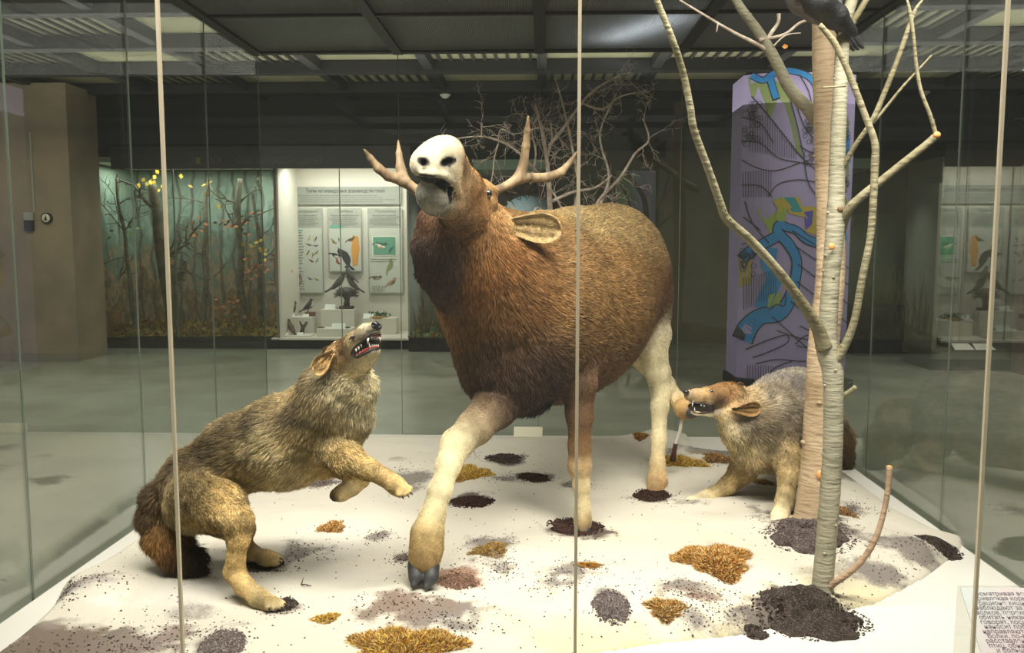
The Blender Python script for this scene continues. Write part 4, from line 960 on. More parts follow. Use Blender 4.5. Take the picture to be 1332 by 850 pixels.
# ------------------------------------------------------------------ dirt, moss and small litter
def clump_mesh(c, rx, ry, hgt, n, ln, cols, seed, blades=True, base=(70, 50, 36), wid=.0035):
    """low mound of fibres; c world centre, rx/ry half sizes in metres"""
    rg = np.random.default_rng(seed); V = []; Fc = []; Cc = []
    m = 26; k_ = 7; b0 = np.array(lin(base))
    for i in range(k_ + 1):
        q = i / k_
        for j in range(m):
            a = 2 * math.pi * j / m; wv_ = 1 + .22 * math.sin(3 * a + seed) + .12 * math.sin(7 * a + seed * 2)
            x = c[0] + rx * q * wv_ * math.cos(a); y = c[1] + ry * q * wv_ * math.sin(a)
            z = TZ(x, y) + hgt * (1 - q * q) * (.8 + .4 * rg.random()) - (.006 if i == k_ else 0)
            V.append((x, y, z)); Cc.append(b0 * rg.uniform(.7, 1.4))
    for i in range(k_):
        for j in range(m): j2 = (j + 1) % m; Fc.append((i * m + j, (i + 1) * m + j, (i + 1) * m + j2, i * m + j2))
    cl = [np.array(lin(q)) for q in cols]
    if blades:
        for _ in range(n):
            a = rg.random() * 6.283; q = rg.random() ** .55 * .98; wv_ = 1 + .22 * math.sin(3 * a + seed) + .12 * math.sin(7 * a + seed * 2)
            x = c[0] + rx * q * wv_ * math.cos(a); y = c[1] + ry * q * wv_ * math.sin(a); z = TZ(x, y) + hgt * (1 - q * q)
            d = np.array([math.cos(a) * q + rg.normal() * .6, math.sin(a) * q + rg.normal() * .6, .55 + .5 * rg.random()]); d /= np.linalg.norm(d)
            s = np.array([rg.normal(), rg.normal(), .2 * rg.normal()]); s = np.cross(d, s); s /= np.linalg.norm(s) + 1e-9; l = ln * rg.uniform(.5, 1.3); p = np.array([x, y, z])
            bend = np.array([rg.normal(), rg.normal(), -.4]) * l * .25; w_ = wid * rg.uniform(.6, 1.4); i0 = len(V); cc = cl[rg.integers(len(cl))] * rg.uniform(.6, 1.35)
            V += [p - s * w_, p + s * w_, p + d * l * .55 + s * w_ * .9 + bend * .3, p + d * l * .55 - s * w_ * .9 + bend * .3, p + d * l + bend + s * w_ * .25, p + d * l + bend - s * w_ * .25]
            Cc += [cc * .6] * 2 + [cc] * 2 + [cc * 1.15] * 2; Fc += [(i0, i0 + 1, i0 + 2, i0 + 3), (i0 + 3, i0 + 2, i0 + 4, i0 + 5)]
    me = mesh_np('clump', V, Fc, smooth=False); set_col(me, np.array(Cc)); return me
M_moss = attr_mat('dry moss', .8, .1)
M_soil, nt, out = nt_mat('crumbly soil'); L = nt.links.new
b = N(nt, 'ShaderNodeBsdfPrincipled', i_Roughness=.95); b.inputs['Specular IOR Level'].default_value = .08; L(b.outputs[0], out.inputs[0])
a = N(nt, 'ShaderNodeAttribute'); a.attribute_name = 'Col'; tc = N(nt, 'ShaderNodeTexCoord')
n1 = N(nt, 'ShaderNodeTexNoise'); n1.inputs['Scale'].default_value = 150; n1.inputs['Detail'].default_value = 4; n1.inputs['Roughness'].default_value = .8; L(tc.outputs['Object'], n1.inputs[0])
r = N(nt, 'ShaderNodeValToRGB'); r.color_ramp.elements[0].position = .38; r.color_ramp.elements[0].color = (.3, .27, .25, 1); r.color_ramp.elements[1].position = .60; r.color_ramp.elements[1].color = (.95, .9, .86, 1); e = r.color_ramp.elements.new(.66); e.color = (3.4, 3.3, 3.2, 1); L(n1.outputs[0], r.inputs[0])
mx = N(nt, 'ShaderNodeMix', data_type='RGBA', blend_type='MULTIPLY'); mx.inputs['Factor'].default_value = 1; L(a.outputs['Color'], mx.inputs['A']); L(r.outputs[0], mx.inputs['B']); L(mx.outputs['Result'], b.inputs['Base Color'])
bp = N(nt, 'ShaderNodeBump', i_Strength=1.0, i_Distance=.012); L(n1.outputs[0], bp.inputs['Height']); L(bp.outputs[0], b.inputs['Normal'])
AM = [(196, 142, 66), (172, 116, 52), (214, 172, 104), (140, 90, 46), (214, 192, 140)]
YM = [(222, 186, 88), (204, 164, 66), (228, 204, 130), (172, 128, 52)]
def px_half(px, py, rx, ry):
    c = TG(px, py); a = G(px + rx, py, c[2]); u = G(px, py - ry, c[2]); d = G(px, py + ry, c[2]); return c, abs(a[0] - c[0]), (u[1] - d[1]) / 2
MOSS = [(930, 728, 48, 22, .035, 2600, .03, AM, 'round tuft of orange-brown dried moss, nearest the slender birch', (92, 58, 30)),
        (525, 846, 74, 24, .03, 2600, .03, AM + YM, 'long tuft of golden dried moss at the very front of the snow', (110, 80, 44)),
        (612, 617, 28, 12, .02, 900, .022, YM, 'yellow moss patch behind the moose\'s raised foreleg', (120, 90, 40)),
        (884, 601, 36, 7, .018, 800, .02, YM, 'flat yellow moss patch around the white prop rod', (96, 70, 34)),
        (432, 687, 18, 6, .015, 380, .018, AM + [(226, 200, 150)], 'tiny tan moss tuft beside the rearing wolf\'s hind paws', (130, 96, 60)),
        (638, 716, 26, 9, .012, 420, .016, [(176, 140, 70), (150, 120, 64), (190, 160, 100)], 'thin sparse olive-tan moss on a grey stain below the chest', (120, 108, 92)),
        (766, 737, 17, 5, .012, 320, .014, [(166, 118, 56), (190, 148, 82)], 'small brown moss tuft on the grey mound before the standing foreleg', (86, 66, 50)),
        (866, 793, 26, 10, .018, 520, .022, AM + [(206, 190, 140)], 'small ragged moss tuft in front of the round orange moss', (96, 72, 46)),
        (833, 569, 9, 5, .016, 260, .018, AM, 'tiny orange moss ball at the back edge of the snow', (120, 80, 40)),
        (935, 598, 24, 6, .014, 400, .018, [(156, 118, 70), (120, 84, 54), (196, 160, 100)], 'brown moss litter under the biting wolf\'s jaw', (80, 60, 48)),
        (992, 628, 15, 4, .010, 240, .014, [(170, 130, 74), (206, 180, 130)], 'small tan moss scrap between the biting wolf\'s forelegs', (100, 84, 66)),
        (1098, 668, 14, 8, .012, 260, .016, [(190, 150, 96), (130, 92, 66)], 'small tan moss scrap right of the birch trunks', (96, 78, 66)),
        (424, 806, 18, 5, .010, 240, .016, YM, 'thin straw-coloured moss scrap left of the big brown stain', (170, 150, 110))]
for i, (px, py, rx, ry, hg, n, ln, cols, lab, base) in enumerate(MOSS):
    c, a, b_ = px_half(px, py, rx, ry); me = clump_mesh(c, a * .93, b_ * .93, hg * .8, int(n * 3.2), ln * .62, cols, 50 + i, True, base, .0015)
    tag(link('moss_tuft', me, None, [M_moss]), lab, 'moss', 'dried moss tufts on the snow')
def soil_mesh(c, rx, ry, hgt, seed, cols, n=240, hole=0.0):
    rg = np.random.default_rng(seed); V = []; Fc = []; Cc = []; m = 56; K = 22
    cl = [np.array(lin(q)) for q in cols]
    for i in range(K + 1):
        q = i / K
        for j in range(m):
            a = 2 * math.pi * j / m; wv_ = 1 + .13 * math.sin(2 * a + seed) + .11 * math.sin(5 * a + seed * 3) + .06 * math.sin(11 * a)
            x = c[0] + rx * q * wv_ * math.cos(a); y = c[1] + ry * q * wv_ * math.sin(a)
            pr_ = (1 - q ** 2.2) * (1 if q > hole else (.35 + .65 * q / max(hole, 1e-3)))
            nz = .55 * vnoise(np.array([[x, y, 0]]), 38, seed)[0] + .45 * vnoise(np.array([[x, y, 0]]), 120, seed)[0]; z = TZ(x, y) + hgt * pr_ * (.5 + 1.0 * nz) + .004 * rg.random() - (.01 if i == K else 0)
            V.append((x, y, z)); Cc.append((cl[0] * (1 - nz) + cl[1] * nz) * rg.uniform(.75, 1.25))
    for i in range(K):
        for j in range(m): j2 = (j + 1) % m; Fc.append((i * m + j, (i + 1) * m + j, (i + 1) * m + j2, i * m + j2))
    for _ in range(n):
        a = rg.random() * 6.283; q = rg.random() ** .5 * 1.15; x = c[0] + rx * q * math.cos(a); y = c[1] + ry * q * math.sin(a)
        z = TZ(x, y) + hgt * max(0, 1 - q ** 2.2) * .9; s = rg.uniform(.0018, .0055); i0 = len(V); cc = cl[rg.integers(len(cl))] * rg.uniform(.6, 1.3)
        for dx, dy, dz in ((-1, -1, 0), (1, -1, 0), (1, 1, 0), (-1, 1, 0), (-.5, -.5, 1), (.6, -.4, 1), (.5, .6, 1), (-.6, .4, 1)):
            V.append((x + dx * s * rg.uniform(.6, 1.2), y + dy * s * rg.uniform(.6, 1.2), z - .002 + dz * s * 1.1)); Cc.append(cc)
        Fc += [(i0 + 4, i0 + 5, i0 + 6, i0 + 7), (i0, i0 + 1, i0 + 5, i0 + 4), (i0 + 1, i0 + 2, i0 + 6, i0 + 5), (i0 + 2, i0 + 3, i0 + 7, i0 + 6), (i0 + 3, i0, i0 + 4, i0 + 7)]
    me = mesh_np('soil', V, Fc); set_col(me, np.array(Cc)); return me
DS = [(66, 58, 54), (112, 102, 98)]; DR = [(62, 46, 42), (100, 78, 72)]; DG = [(100, 92, 90), (176, 166, 164)]
SOIL = [(1056, 788, 68, 22, .035, DS, .0, 'dark soil mound at the foot of the slender birch'),
        (1052, 692, 50, 18, .03, [(82, 72, 72), (150, 140, 138)], .3, 'crumbly grey soil around the thick birch and the wolf\'s forepaw'),
        (749, 687, 33, 10, .014, DR, .5, 'dark soil ring around the moose\'s standing front hoof'),
        (848, 646, 22, 6, .010, DR, .5, 'dark soil ring around the moose\'s standing hind hoof'),
        (613, 653, 27, 7, .014, DR, .0, 'flat dark brown soil patch just behind the raised hoof'),
        (694, 621, 20, 6, .014, DR, .0, 'reddish-brown soil lump beyond the flat dark soil patch'),
        (1222, 708, 26, 8, .018, DS, .0, 'dark soil ridge at the far right corner of the snow'),
        (345, 734, 22, 6, .010, DR, .3, 'dark soil scrape under the rearing wolf\'s far hind paw'),
        (364, 789, 20, 8, .008, DS, .3, 'dark soil scrape under the rearing wolf\'s near hind paw'),
        (290, 838, 26, 14, .016, [(128, 118, 118), (170, 160, 158)], .0, 'grey soil lump at the front left of the snow'),
        (795, 791, 22, 13, .014, [(104, 96, 96), (160, 150, 150)], .0, 'oval grey soil patch at the front middle of the snow'),
        (984, 815, 14, 6, .012, DS, .0, 'smallest dark soil lump in front of the slender birch mound'),
        (656, 597, 24, 5, .008, DS, .0, 'narrow dark soil streak at the back of the snow'),
        (596, 756, 24, 9, .008, [(140, 104, 88), (176, 146, 128)], .0, 'pinkish-brown soil patch beside the raised hoof tip')]
for i, (px, py, rx, ry, hg, cols, hole, lab) in enumerate(SOIL):
    c, a, b_ = px_half(px, py, rx, ry); me = soil_mesh(c, a, b_, hg, 80 + i, cols, int(150 + rx * 16), hole)
    tag(link('soil_patch', me, None, [M_soil]), lab, 'soil', 'soil patches on the snow')
# loose crumbs over the stains
rg = np.random.default_rng(5); V = []; Fc = []; Cc = []
spots = [s for s in ST_ if s[5] >= .7]
for _ in range(5200):
    x, y, rx, ry, c, s = spots[rg.integers(len(spots))]; px = x + rg.normal() * rx * .65; py = y + rg.normal() * ry * .65
    p = G(px, py); 
    if rg.random() < .12: p = G(rg.uniform(150, 1200), rg.uniform(590, 850))
    if not (CX0 + .1 < p[0] < CX1 - .05): continue
    z = [TZ(p[0], p[1])]
    if z[0] < .012: continue
    s_ = rg.uniform(.0015, .0042); i0 = len(V); cc = np.array(lin(c)) * rg.uniform(.4, 1.0)
    for dx, dy, dz in ((-1, -1, -.2), (1, -1, -.2), (1, 1, -.2), (-1, 1, -.2), (0, 0, 1.2)):
        V.append((p[0] + dx * s_ * rg.uniform(.5, 1.5), p[1] + dy * s_ * rg.uniform(.5, 1.5), float(z[0]) + dz * s_)); Cc.append(cc)
    Fc += [(i0, i0 + 1, i0 + 4, i0 + 4), (i0 + 1, i0 + 2, i0 + 4, i0 + 4), (i0 + 2, i0 + 3, i0 + 4, i0 + 4), (i0 + 3, i0, i0 + 4, i0 + 4)]
me = bpy.data.meshes.new('crumbs'); me.from_pydata([tuple(v) for v in V], [], [f[:3] for f in Fc]); me.update(); set_col(me, np.array(Cc))
tag(link('crumbs', me, None, [M_soil]), 'fine dark crumbs of soil scattered over the white snow', 'crumbs', kind='stuff')
# small twig
t = MB(); p = TG(392, 762); t.tube([p + np.array([0, 0, .004]), p + np.array([.02, -.02, .012]), p + np.array([.045, -.02, .006])], [.003, .0025, .0015], 6); t.tube([p + np.array([.0, .0, .004]), p + np.array([.002, .03, .02])], [.0025, .0012], 6)
tag(t.build('twig', mat('dark twig', (74, 54, 46), .8)), 'short dark forked twig lying right of the rearing wolf\'s paw', 'twig')
# labels inside the case
p = G(687, 568, 0); z0 = 0.0; x, d = rcoord(p); wd = 38 * p[1] / F / 2
mb = MB(); mb.prism([room(x - wd, d - .03, .002), room(x - wd, d + .05, .002), room(x - wd, d + .03, .066)], Vector(room(x + wd, 0)) - Vector(room(x - wd, 0)))
tag(mb.build('label_block', mat('ivory label stock', (238, 232, 206), .5), bevel=.003), 'small blank ivory wedge-shaped label block at the back edge of the snow', 'label')
p = G(672, 571, .001); x, d = rcoord(p)
lb = MB().rbox(x - .14, x + .02, d - .05, d + .03, .0005, .004).build('label_sheet', mat('clear grey sheet', (196, 200, 190), .3)); tag(lb, 'flat grey sheet lying on the board beside the ivory label block', 'label')
# text card on a bent clear stand, front right
c0 = G(1249, 765, .30); D0 = 2.62
a = at(1249, 765, D0); r_ = at(1420, 765, D0); lowL = at(1277, 852, 2.42); lowR = at(1500, 852, 2.42)
card = empty('text_card', (r_[0], D0, 0)); tag(card, 'tilted grey text card on a clear stand in the front right corner', 'card')
dwn = (lowL - a); dwn2 = dwn * 2.2
M_card = mat('grey printed card', (186, 190, 188), .5, (200, 186, 186), 6)
mb = MB(); quad = [a, r_, r_ + dwn2 * np.array([0, 1, 1]), a + dwn2]
nrm = np.cross(r_ - a, dwn); nrm /= np.linalg.norm(nrm)
if nrm[1] > 0: nrm = -nrm
mb.prism([tuple(q) for q in quad], tuple(-nrm * .003)).build('printed_sheet', M_card, card)
mb = MB(); st_ = [a + np.array([-.004, .0, .004]), r_ + np.array([0, 0, .004]), np.array([r_[0], D0 - .02, .002]), np.array([a[0] - .02, D0 - .02, .002])]
mb.prism([tuple(q + np.array([0, .006, 0])) for q in st_], (0, .003, 0)).build('clear_stand', glass_mat('clear acrylic', (.93, .94, .93), .06), card)
M_cardink = mat('purple-grey print', (104, 84, 100), .7)
lines = ["Осматривая весной добычу", "привлекая корма, ветвями, пер", "в рационе хищника птицы. Вол", "наблюдают за передвижени", "волков, переходя они в рыхло", "обитать никакого снега. Х", "говорят, лосих, которых", "наносит победить, особ", "направляются осторож", "Волки, по-видимому", "расставлены внимат", "птиц, обнаруживаю", "и больших жертв"]
exv = Vector((r_ - a) / np.linalg.norm(r_ - a)); dn = Vector(dwn / np.linalg.norm(dwn)); dny = Vector(np.array([0, dwn[1], dwn[2]]) / np.linalg.norm([0, dwn[1], dwn[2]]))
for i, s in enumerate(lines):
    cu = bpy.data.curves.new('print', 'FONT'); cu.body = s; cu.size = .0215; cu.extrude = 0
    pa = at([1268, 1267, 1266, 1269, 1270, 1274, 1276, 1281, 1279, 1285, 1283, 1287, 1297][i], 775.5 + i * 6.15, 2.6)
    # put the line on the sheet plane
    dr = ray(*[[1268, 1267, 1266, 1269, 1270, 1274, 1276, 1281, 1279, 1285, 1283, 1287, 1297][i], 775.5 + i * 6.15]); cc_ = np.array([0, 0, H]); tt = ((a - cc_) @ nrm) / (dr @ nrm); pa = cc_ + dr * tt + nrm * .0015
    o = bpy.data.objects.new('print', cu); COL.objects.link(o); cu.materials.append(M_cardink)
    zz = Vector(nrm); yy = -dny; xx = yy.cross(zz); R_ = Matrix((xx, yy, zz)).transposed().to_4x4(); R_.translation = Vector(pa); o.matrix_world = R_
    mw = o.matrix_world.copy(); o.parent = None; o = to_mesh_object(o); o.parent = card; o.matrix_parent_inverse = card.matrix_world.inverted()
# ------------------------------------------------------------------ birches
def bark_mat(name, base, hi, dark, pink=None):
    m, nt, out = nt_mat(name); L = nt.links.new
    b = N(nt, 'ShaderNodeBsdfPrincipled', i_Roughness=.7); b.inputs['Specular IOR Level'].default_value = .2; L(b.outputs[0], out.inputs[0])
    tc = N(nt, 'ShaderNodeTexCoord'); n1 = N(nt, 'ShaderNodeTexNoise'); n1.inputs['Scale'].default_value = 5; n1.inputs['Detail'].default_value = 5; L(tc.outputs['Object'], n1.inputs[0])
    r = N(nt, 'ShaderNodeValToRGB'); r.color_ramp.elements[0].color = (*lin(base), 1); r.color_ramp.elements[1].color = (*lin(hi), 1); r.color_ramp.elements[0].position = .35; r.color_ramp.elements[1].position = .65
    L(n1.outputs[0], r.inputs[0])
    mp = N(nt, 'ShaderNodeMapping'); mp.inputs['Scale'].default_value = (14, 14, 70); L(tc.outputs['Object'], mp.inputs[0])
    n2 = N(nt, 'ShaderNodeTexNoise'); n2.inputs['Scale'].default_value = 1; n2.inputs['Detail'].default_value = 3; L(mp.outputs[0], n2.inputs[0])
    r2 = N(nt, 'ShaderNodeValToRGB'); r2.color_ramp.elements[0].position = .56; r2.color_ramp.elements[1].position = .68; r2.color_ramp.elements[0].color = (0, 0, 0, 1); r2.color_ramp.elements[1].color = (.5, .5, .5, 1)
    L(n2.outputs[0], r2.inputs[0]); mx = N(nt, 'ShaderNodeMix', data_type='RGBA'); L(r2.outputs[0], mx.inputs['Factor']); L(r.outputs[0], mx.inputs['A']); mx.inputs['B'].default_value = (*lin(dark), 1)
    L(mx.outputs['Result'], b.inputs['Base Color']); bp = N(nt, 'ShaderNodeBump', i_Strength=.7, i_Distance=.01); L(n2.outputs[0], bp.inputs['Height']); L(bp.outputs[0], b.inputs['Normal']); return m
M_birch = bark_mat('grey birch bark', (134, 130, 110), (160, 154, 134), (88, 82, 68))
M_birch2 = bark_mat('pinkish birch bark', (160, 138, 108), (188, 166, 138), (116, 90, 68))
M_branch = bark_mat('olive branch bark', (114, 106, 80), (146, 138, 112), (74, 64, 48))
M_cut = mat('orange cut wood', (206, 130, 66), .7, (232, 180, 110), 30)
M_twig = mat('pale bare twig', (214, 200, 184), .8, (160, 140, 124), 20)
def limb(mb, pts, seed=0, n=12, sub=7, rough=.03, mi=0):
    P = [at(x, y, Y) for x, y, Y, r in pts]; R = [r * depth(x, y, Y) / F for x, y, Y, r in pts]
    p, r = smooth_path(P, R, sub); rg = random.Random(seed)
    r = [q * (1 + rg.uniform(-rough, rough)) for q in r]
    mb.tube(p, r, n, mi); return mb
def knots(pts, k, seed, mi=1, s=.5):
    """short stubs and buds standing off a limb"""
    rg = random.Random(seed); out = []
    P = [(at(x, y, Y), r * depth(x, y, Y) / F) for x, y, Y, r in pts]
    for _ in range(k):
        i = rg.randrange(len(P) - 1); t = rg.random(); p = P[i][0] * (1 - t) + P[i + 1][0] * t; r = P[i][1] * (1 - t) + P[i + 1][1] * t
        a = rg.uniform(0, 6.28); d = np.array([math.cos(a), math.sin(a) * .7 - .3, .35]); d /= np.linalg.norm(d); out.append((p + d * r * .85, p + d * (r + max(.003, r * s * .4)), max(.0022, r * .17)))
    return out
def with_knots(mb, pts, k, seed):
    for a, b_, r in knots(pts, k, seed): mb.tube([a, a * .4 + b_ * .6, b_], [r * 1.5, r, r * .6], 6)
    return mb
# thick birch
dYA = TG(1070, 767)[1] - 3.365; dYB = TG(1054, 677)[1] - 4.06
print('dY', dYA, dYB)
def shift(pts, d): return [(x, y, Y + d, r) for x, y, Y, r in pts]
trunkB = [(1053, 684, 4.06, 27), (1056, 672, 4.06, 22), (1062, 620, 4.07, 21), (1066, 560, 4.08, 20.5), (1069, 500, 4.08, 20), (1072, 440, 4.08, 19), (1080, 360, 4.10, 18), (1080, 280, 4.12, 17), (1077, 200, 4.14, 17), (1075, 120, 4.16, 16.5), (1073, 60, 4.18, 16), (1072, -60, 4.22, 15)]
trunkB = shift(trunkB, dYB)
t = empty('birch_tree', TG(1054, 684)); tag(t, 'thick pinkish birch trunk standing behind the slender birch', 'tree')
mb = MB(); limb(mb, trunkB, 2, 22, 8, .02); with_knots(mb, trunkB, 14, 5); mb.build('trunk', M_birch2, t)
h = at(1067, 618, 3.99 + dYB); MB().blob(h, (.018, .008, .022), seg=12).build('branch_scar', M_cut, t)
mb = MB(); br_ = [(1086, 186, 4.24, 9), (1068, 162, 4.14, 10), (1050, 140, 4.10, 8.4), (1028, 116, 4.06, 8), (1004, 70, 4.0, 7), (984, 38, 3.96, 6.2), (962, 8, 3.92, 5.6), (948, -20, 3.9, 5)]
limb(mb, br_, 3); with_knots(mb, br_, 8, 6); mb.build('branch', M_birch, t)
mb = MB(); limb(mb, [(1000, 66, 3.99, 3), (978, 54, 3.95, 2.4), (958, 44, 3.92, 2), (930, 28, 3.9, 1.6), (884, 0, 3.88, 1.2)], 4, 6, 5); limb(mb, [(1004, 72, 3.99, 3.4), (1000, 50, 3.98, 2.8), (1012, 30, 3.98, 2.2), (1013, 18, 3.98, 2.6)], 5, 6, 5)
limb(mb, [(988, 52, 3.95, 2.2), (1020, 45, 4.0, 2), (1042, 29, 4.02, 1.8), (1062, 26, 4.05, 1.6)], 6, 6, 5); limb(mb, [(1006, 60, 3.97, 1.4), (1022, 46, 3.97, 1), (1042, 43, 3.97, .6)], 7, 5, 4); limb(mb, [(934, 30, 3.9, 1.3), (932, 42, 3.9, 1.0)], 8, 5, 4)
mb.build('twig', M_twig, t)
p = at(1021, 61, 3.96); MB().prism([tuple(p + np.array(q)) for q in ((-.014, 0, .0), (-.004, -.004, .012), (.014, 0, .006), (.012, .004, -.004), (-.002, 0, -.008))], (0, .0015, 0)).build('dead_leaf', M_cut, t)
# slender birch
trunkA = [(1070, 775, 3.36, 17), (1070, 762, 3.36, 13.5), (1074, 715, 3.37, 13), (1079, 650, 3.38, 13), (1083, 590, 3.39, 12.5), (1084, 530, 3.40, 12.5), (1083, 485, 3.41, 13), (1076, 455, 3.42, 14), (1077, 420, 3.44, 12), (1081, 360, 3.46, 11), (1086, 300, 3.48, 12), (1088, 250, 3.50, 10.5), (1090, 180, 3.52, 10), (1093, 120, 3.54, 9), (1096, 60, 3.56, 8.6), (1102, 20, 3.58, 8), (1120, -30, 3.6, 6)]
trunkA = shift(trunkA, dYA)
tA = empty('birch_tree', TG(1070, 772)); tag(tA, 'slender grey birch with long bare forking branches, nearest the glass', 'tree')
mb = MB(); limb(mb, trunkA, 12, 18, 8, .02); with_knots(mb, trunkA, 26, 15); mb.build('trunk', M_birch, tA)
MB().blob(at(1082, 321, 3.425 + dYA), (.013, .006, .013), seg=12).build('branch_scar', M_cut, tA); MB().blob(at(1093, 272, 3.455 + dYA), (.012, .006, .012), seg=12).build('branch_scar', mat('brown scar', (120, 92, 62), .7), tA)
def branch(pts, seed, k=8, m=None, n=9, parent=None, nm='branch'):
    pts = shift(pts, dYA); mb = MB(); limb(mb, pts, seed, n); 
    if k: with_knots(mb, pts, k, seed + 50)
    return mb.build(nm, m or M_branch, parent or tA)
branch([(1072, 452, 3.40, 11), (1064, 428, 3.38, 8.5), (1046, 398, 3.34, 7), (1010, 350, 3.28, 6), (975, 312, 3.22, 6), (946, 286, 3.18, 6), (936, 262, 3.16, 5.2), (922, 222, 3.12, 5), (903, 170, 3.08, 5), (898, 140, 3.06, 4.8), (889, 96, 3.04, 4.6), (875, 52, 3.0, 4.4), (856, 4, 2.98, 4), (846, -25, 2.97, 3.6)], 21, 16)
branch([(1086, 470, 3.40, 8), (1100, 448, 3.38, 5.4), (1112, 415, 3.36, 4.8), (1122, 360, 3.34, 4.8), (1132, 310, 3.33, 4.6), (1136, 260, 3.32, 4.6), (1138, 215, 3.31, 5), (1138, 186, 3.30, 4.6), (1126, 152, 3.3, 4.2), (1112, 115, 3.3, 4.2), (1100, 85, 3.3, 4.2), (1085, 55, 3.3, 4.2), (1066, 32, 3.3, 3.4)], 22, 18)
branch([(1086, 322, 3.54, 5), (1094, 296, 3.50, 7.5), (1103, 274, 3.45, 6.2), (1120, 256, 3.42, 5.4), (1150, 232, 3.4, 5.2), (1180, 208, 3.38, 5), (1200, 192, 3.37, 5), (1219, 176, 3.36, 5)], 23, 7)
MB().blob(at(1219, 175.5, 3.35 + dYA), (.014, .008, .012), seg=10).build('branch_scar', M_cut, tA)
branch([(1217, 174, 3.36, 3), (1210, 150, 3.36, 2.6), (1198, 118, 3.36, 2.4), (1192, 85, 3.36, 2.4), (1188, 45, 3.36, 2.4), (1184, 18, 3.36, 2.6), (1180, 0, 3.36, 1.4)], 24, 6, n=7, nm='twig')
branch([(1094, 222, 3.5, 3.6), (1112, 190, 3.46, 3.4), (1134, 158, 3.42, 3.6), (1150, 122, 3.4, 3.6), (1166, 82, 3.38, 3.4), (1182, 36, 3.37, 3.2), (1190, 14, 3.37, 2.4), (1200, 0, 3.37, 1.4)], 25, 8, n=8)
branch([(1136, 160, 3.42, 2.2), (1154, 138, 3.4, 2), (1170, 118, 3.38, 1.8), (1186, 100, 3.37, 1.6), (1212, 72, 3.36, 1.2)], 26, 4, n=6, nm='twig')
branch([(1098, 50, 3.56, 6), (1110, 28, 3.55, 4.2), (1122, 8, 3.54, 4), (1134, -12, 3.54, 3.6)], 27, 2)
branch([(1095, 517, 3.4, 4), (1104, 511, 3.38, 3.6), (1113, 504, 3.36, 3.4)], 28, 0, nm='branch_stub')
branch([(1100, 112, 3.3, 1.4), (1085, 113, 3.28, 1.3), (1070, 114, 3.27, 1.2)], 29, 0, n=5, nm='twig')
branch([(1076, 768, 3.34, 5), (1086, 758, 3.32, 4.6), (1104, 746, 3.3, 4.2), (1124, 726, 3.28, 4), (1140, 698, 3.28, 3.8), (1150, 664, 3.28, 3.6), (1155, 636, 3.28, 3.6), (1157, 608, 3.28, 3.8)], 30, 6, m=bark_mat('reddish sucker bark', (150, 122, 100), (176, 150, 124), (96, 70, 58)), nm='sucker_shoot')
MB().blob(at(1157, 607, 3.28 + dYA), (.010, .010, .003), seg=10).build('branch_scar', M_cut, tA)

# ------------------------------------------------------------------ bare bush behind the moose
rgT = random.Random(3)
bush = empty('bare_bush', G(757, 590)); tag(bush, 'tangled leafless bush with pale twigs rising behind the antlers', 'bush')
def twigs(mb, p, d, l, r, depth_, rg):
    n = 4; pts = [np.array(p, float)]; d = np.array(d, float)
    for i in range(n):
        d = d + np.array([rg.gauss(0, .28), rg.gauss(0, .28), rg.gauss(0, .22)]); d /= np.linalg.norm(d); pts.append(pts[-1] + d * l / n)
    mb.tube(pts, [r * (1 - .55 * i / n) for i in range(n + 1)], 5)
    if depth_ > 0:
        for i in range(1, n + 1):
            if rg.random() < .85:
                s = d + np.array([rg.gauss(0, .8), rg.gauss(0, .6), rg.gauss(0, .7)]); s /= np.linalg.norm(s)
                twigs(mb, pts[i], s, l * rg.uniform(.35, .6), max(r * .6, .0012), depth_ - 1, rg)
YB = 5.75
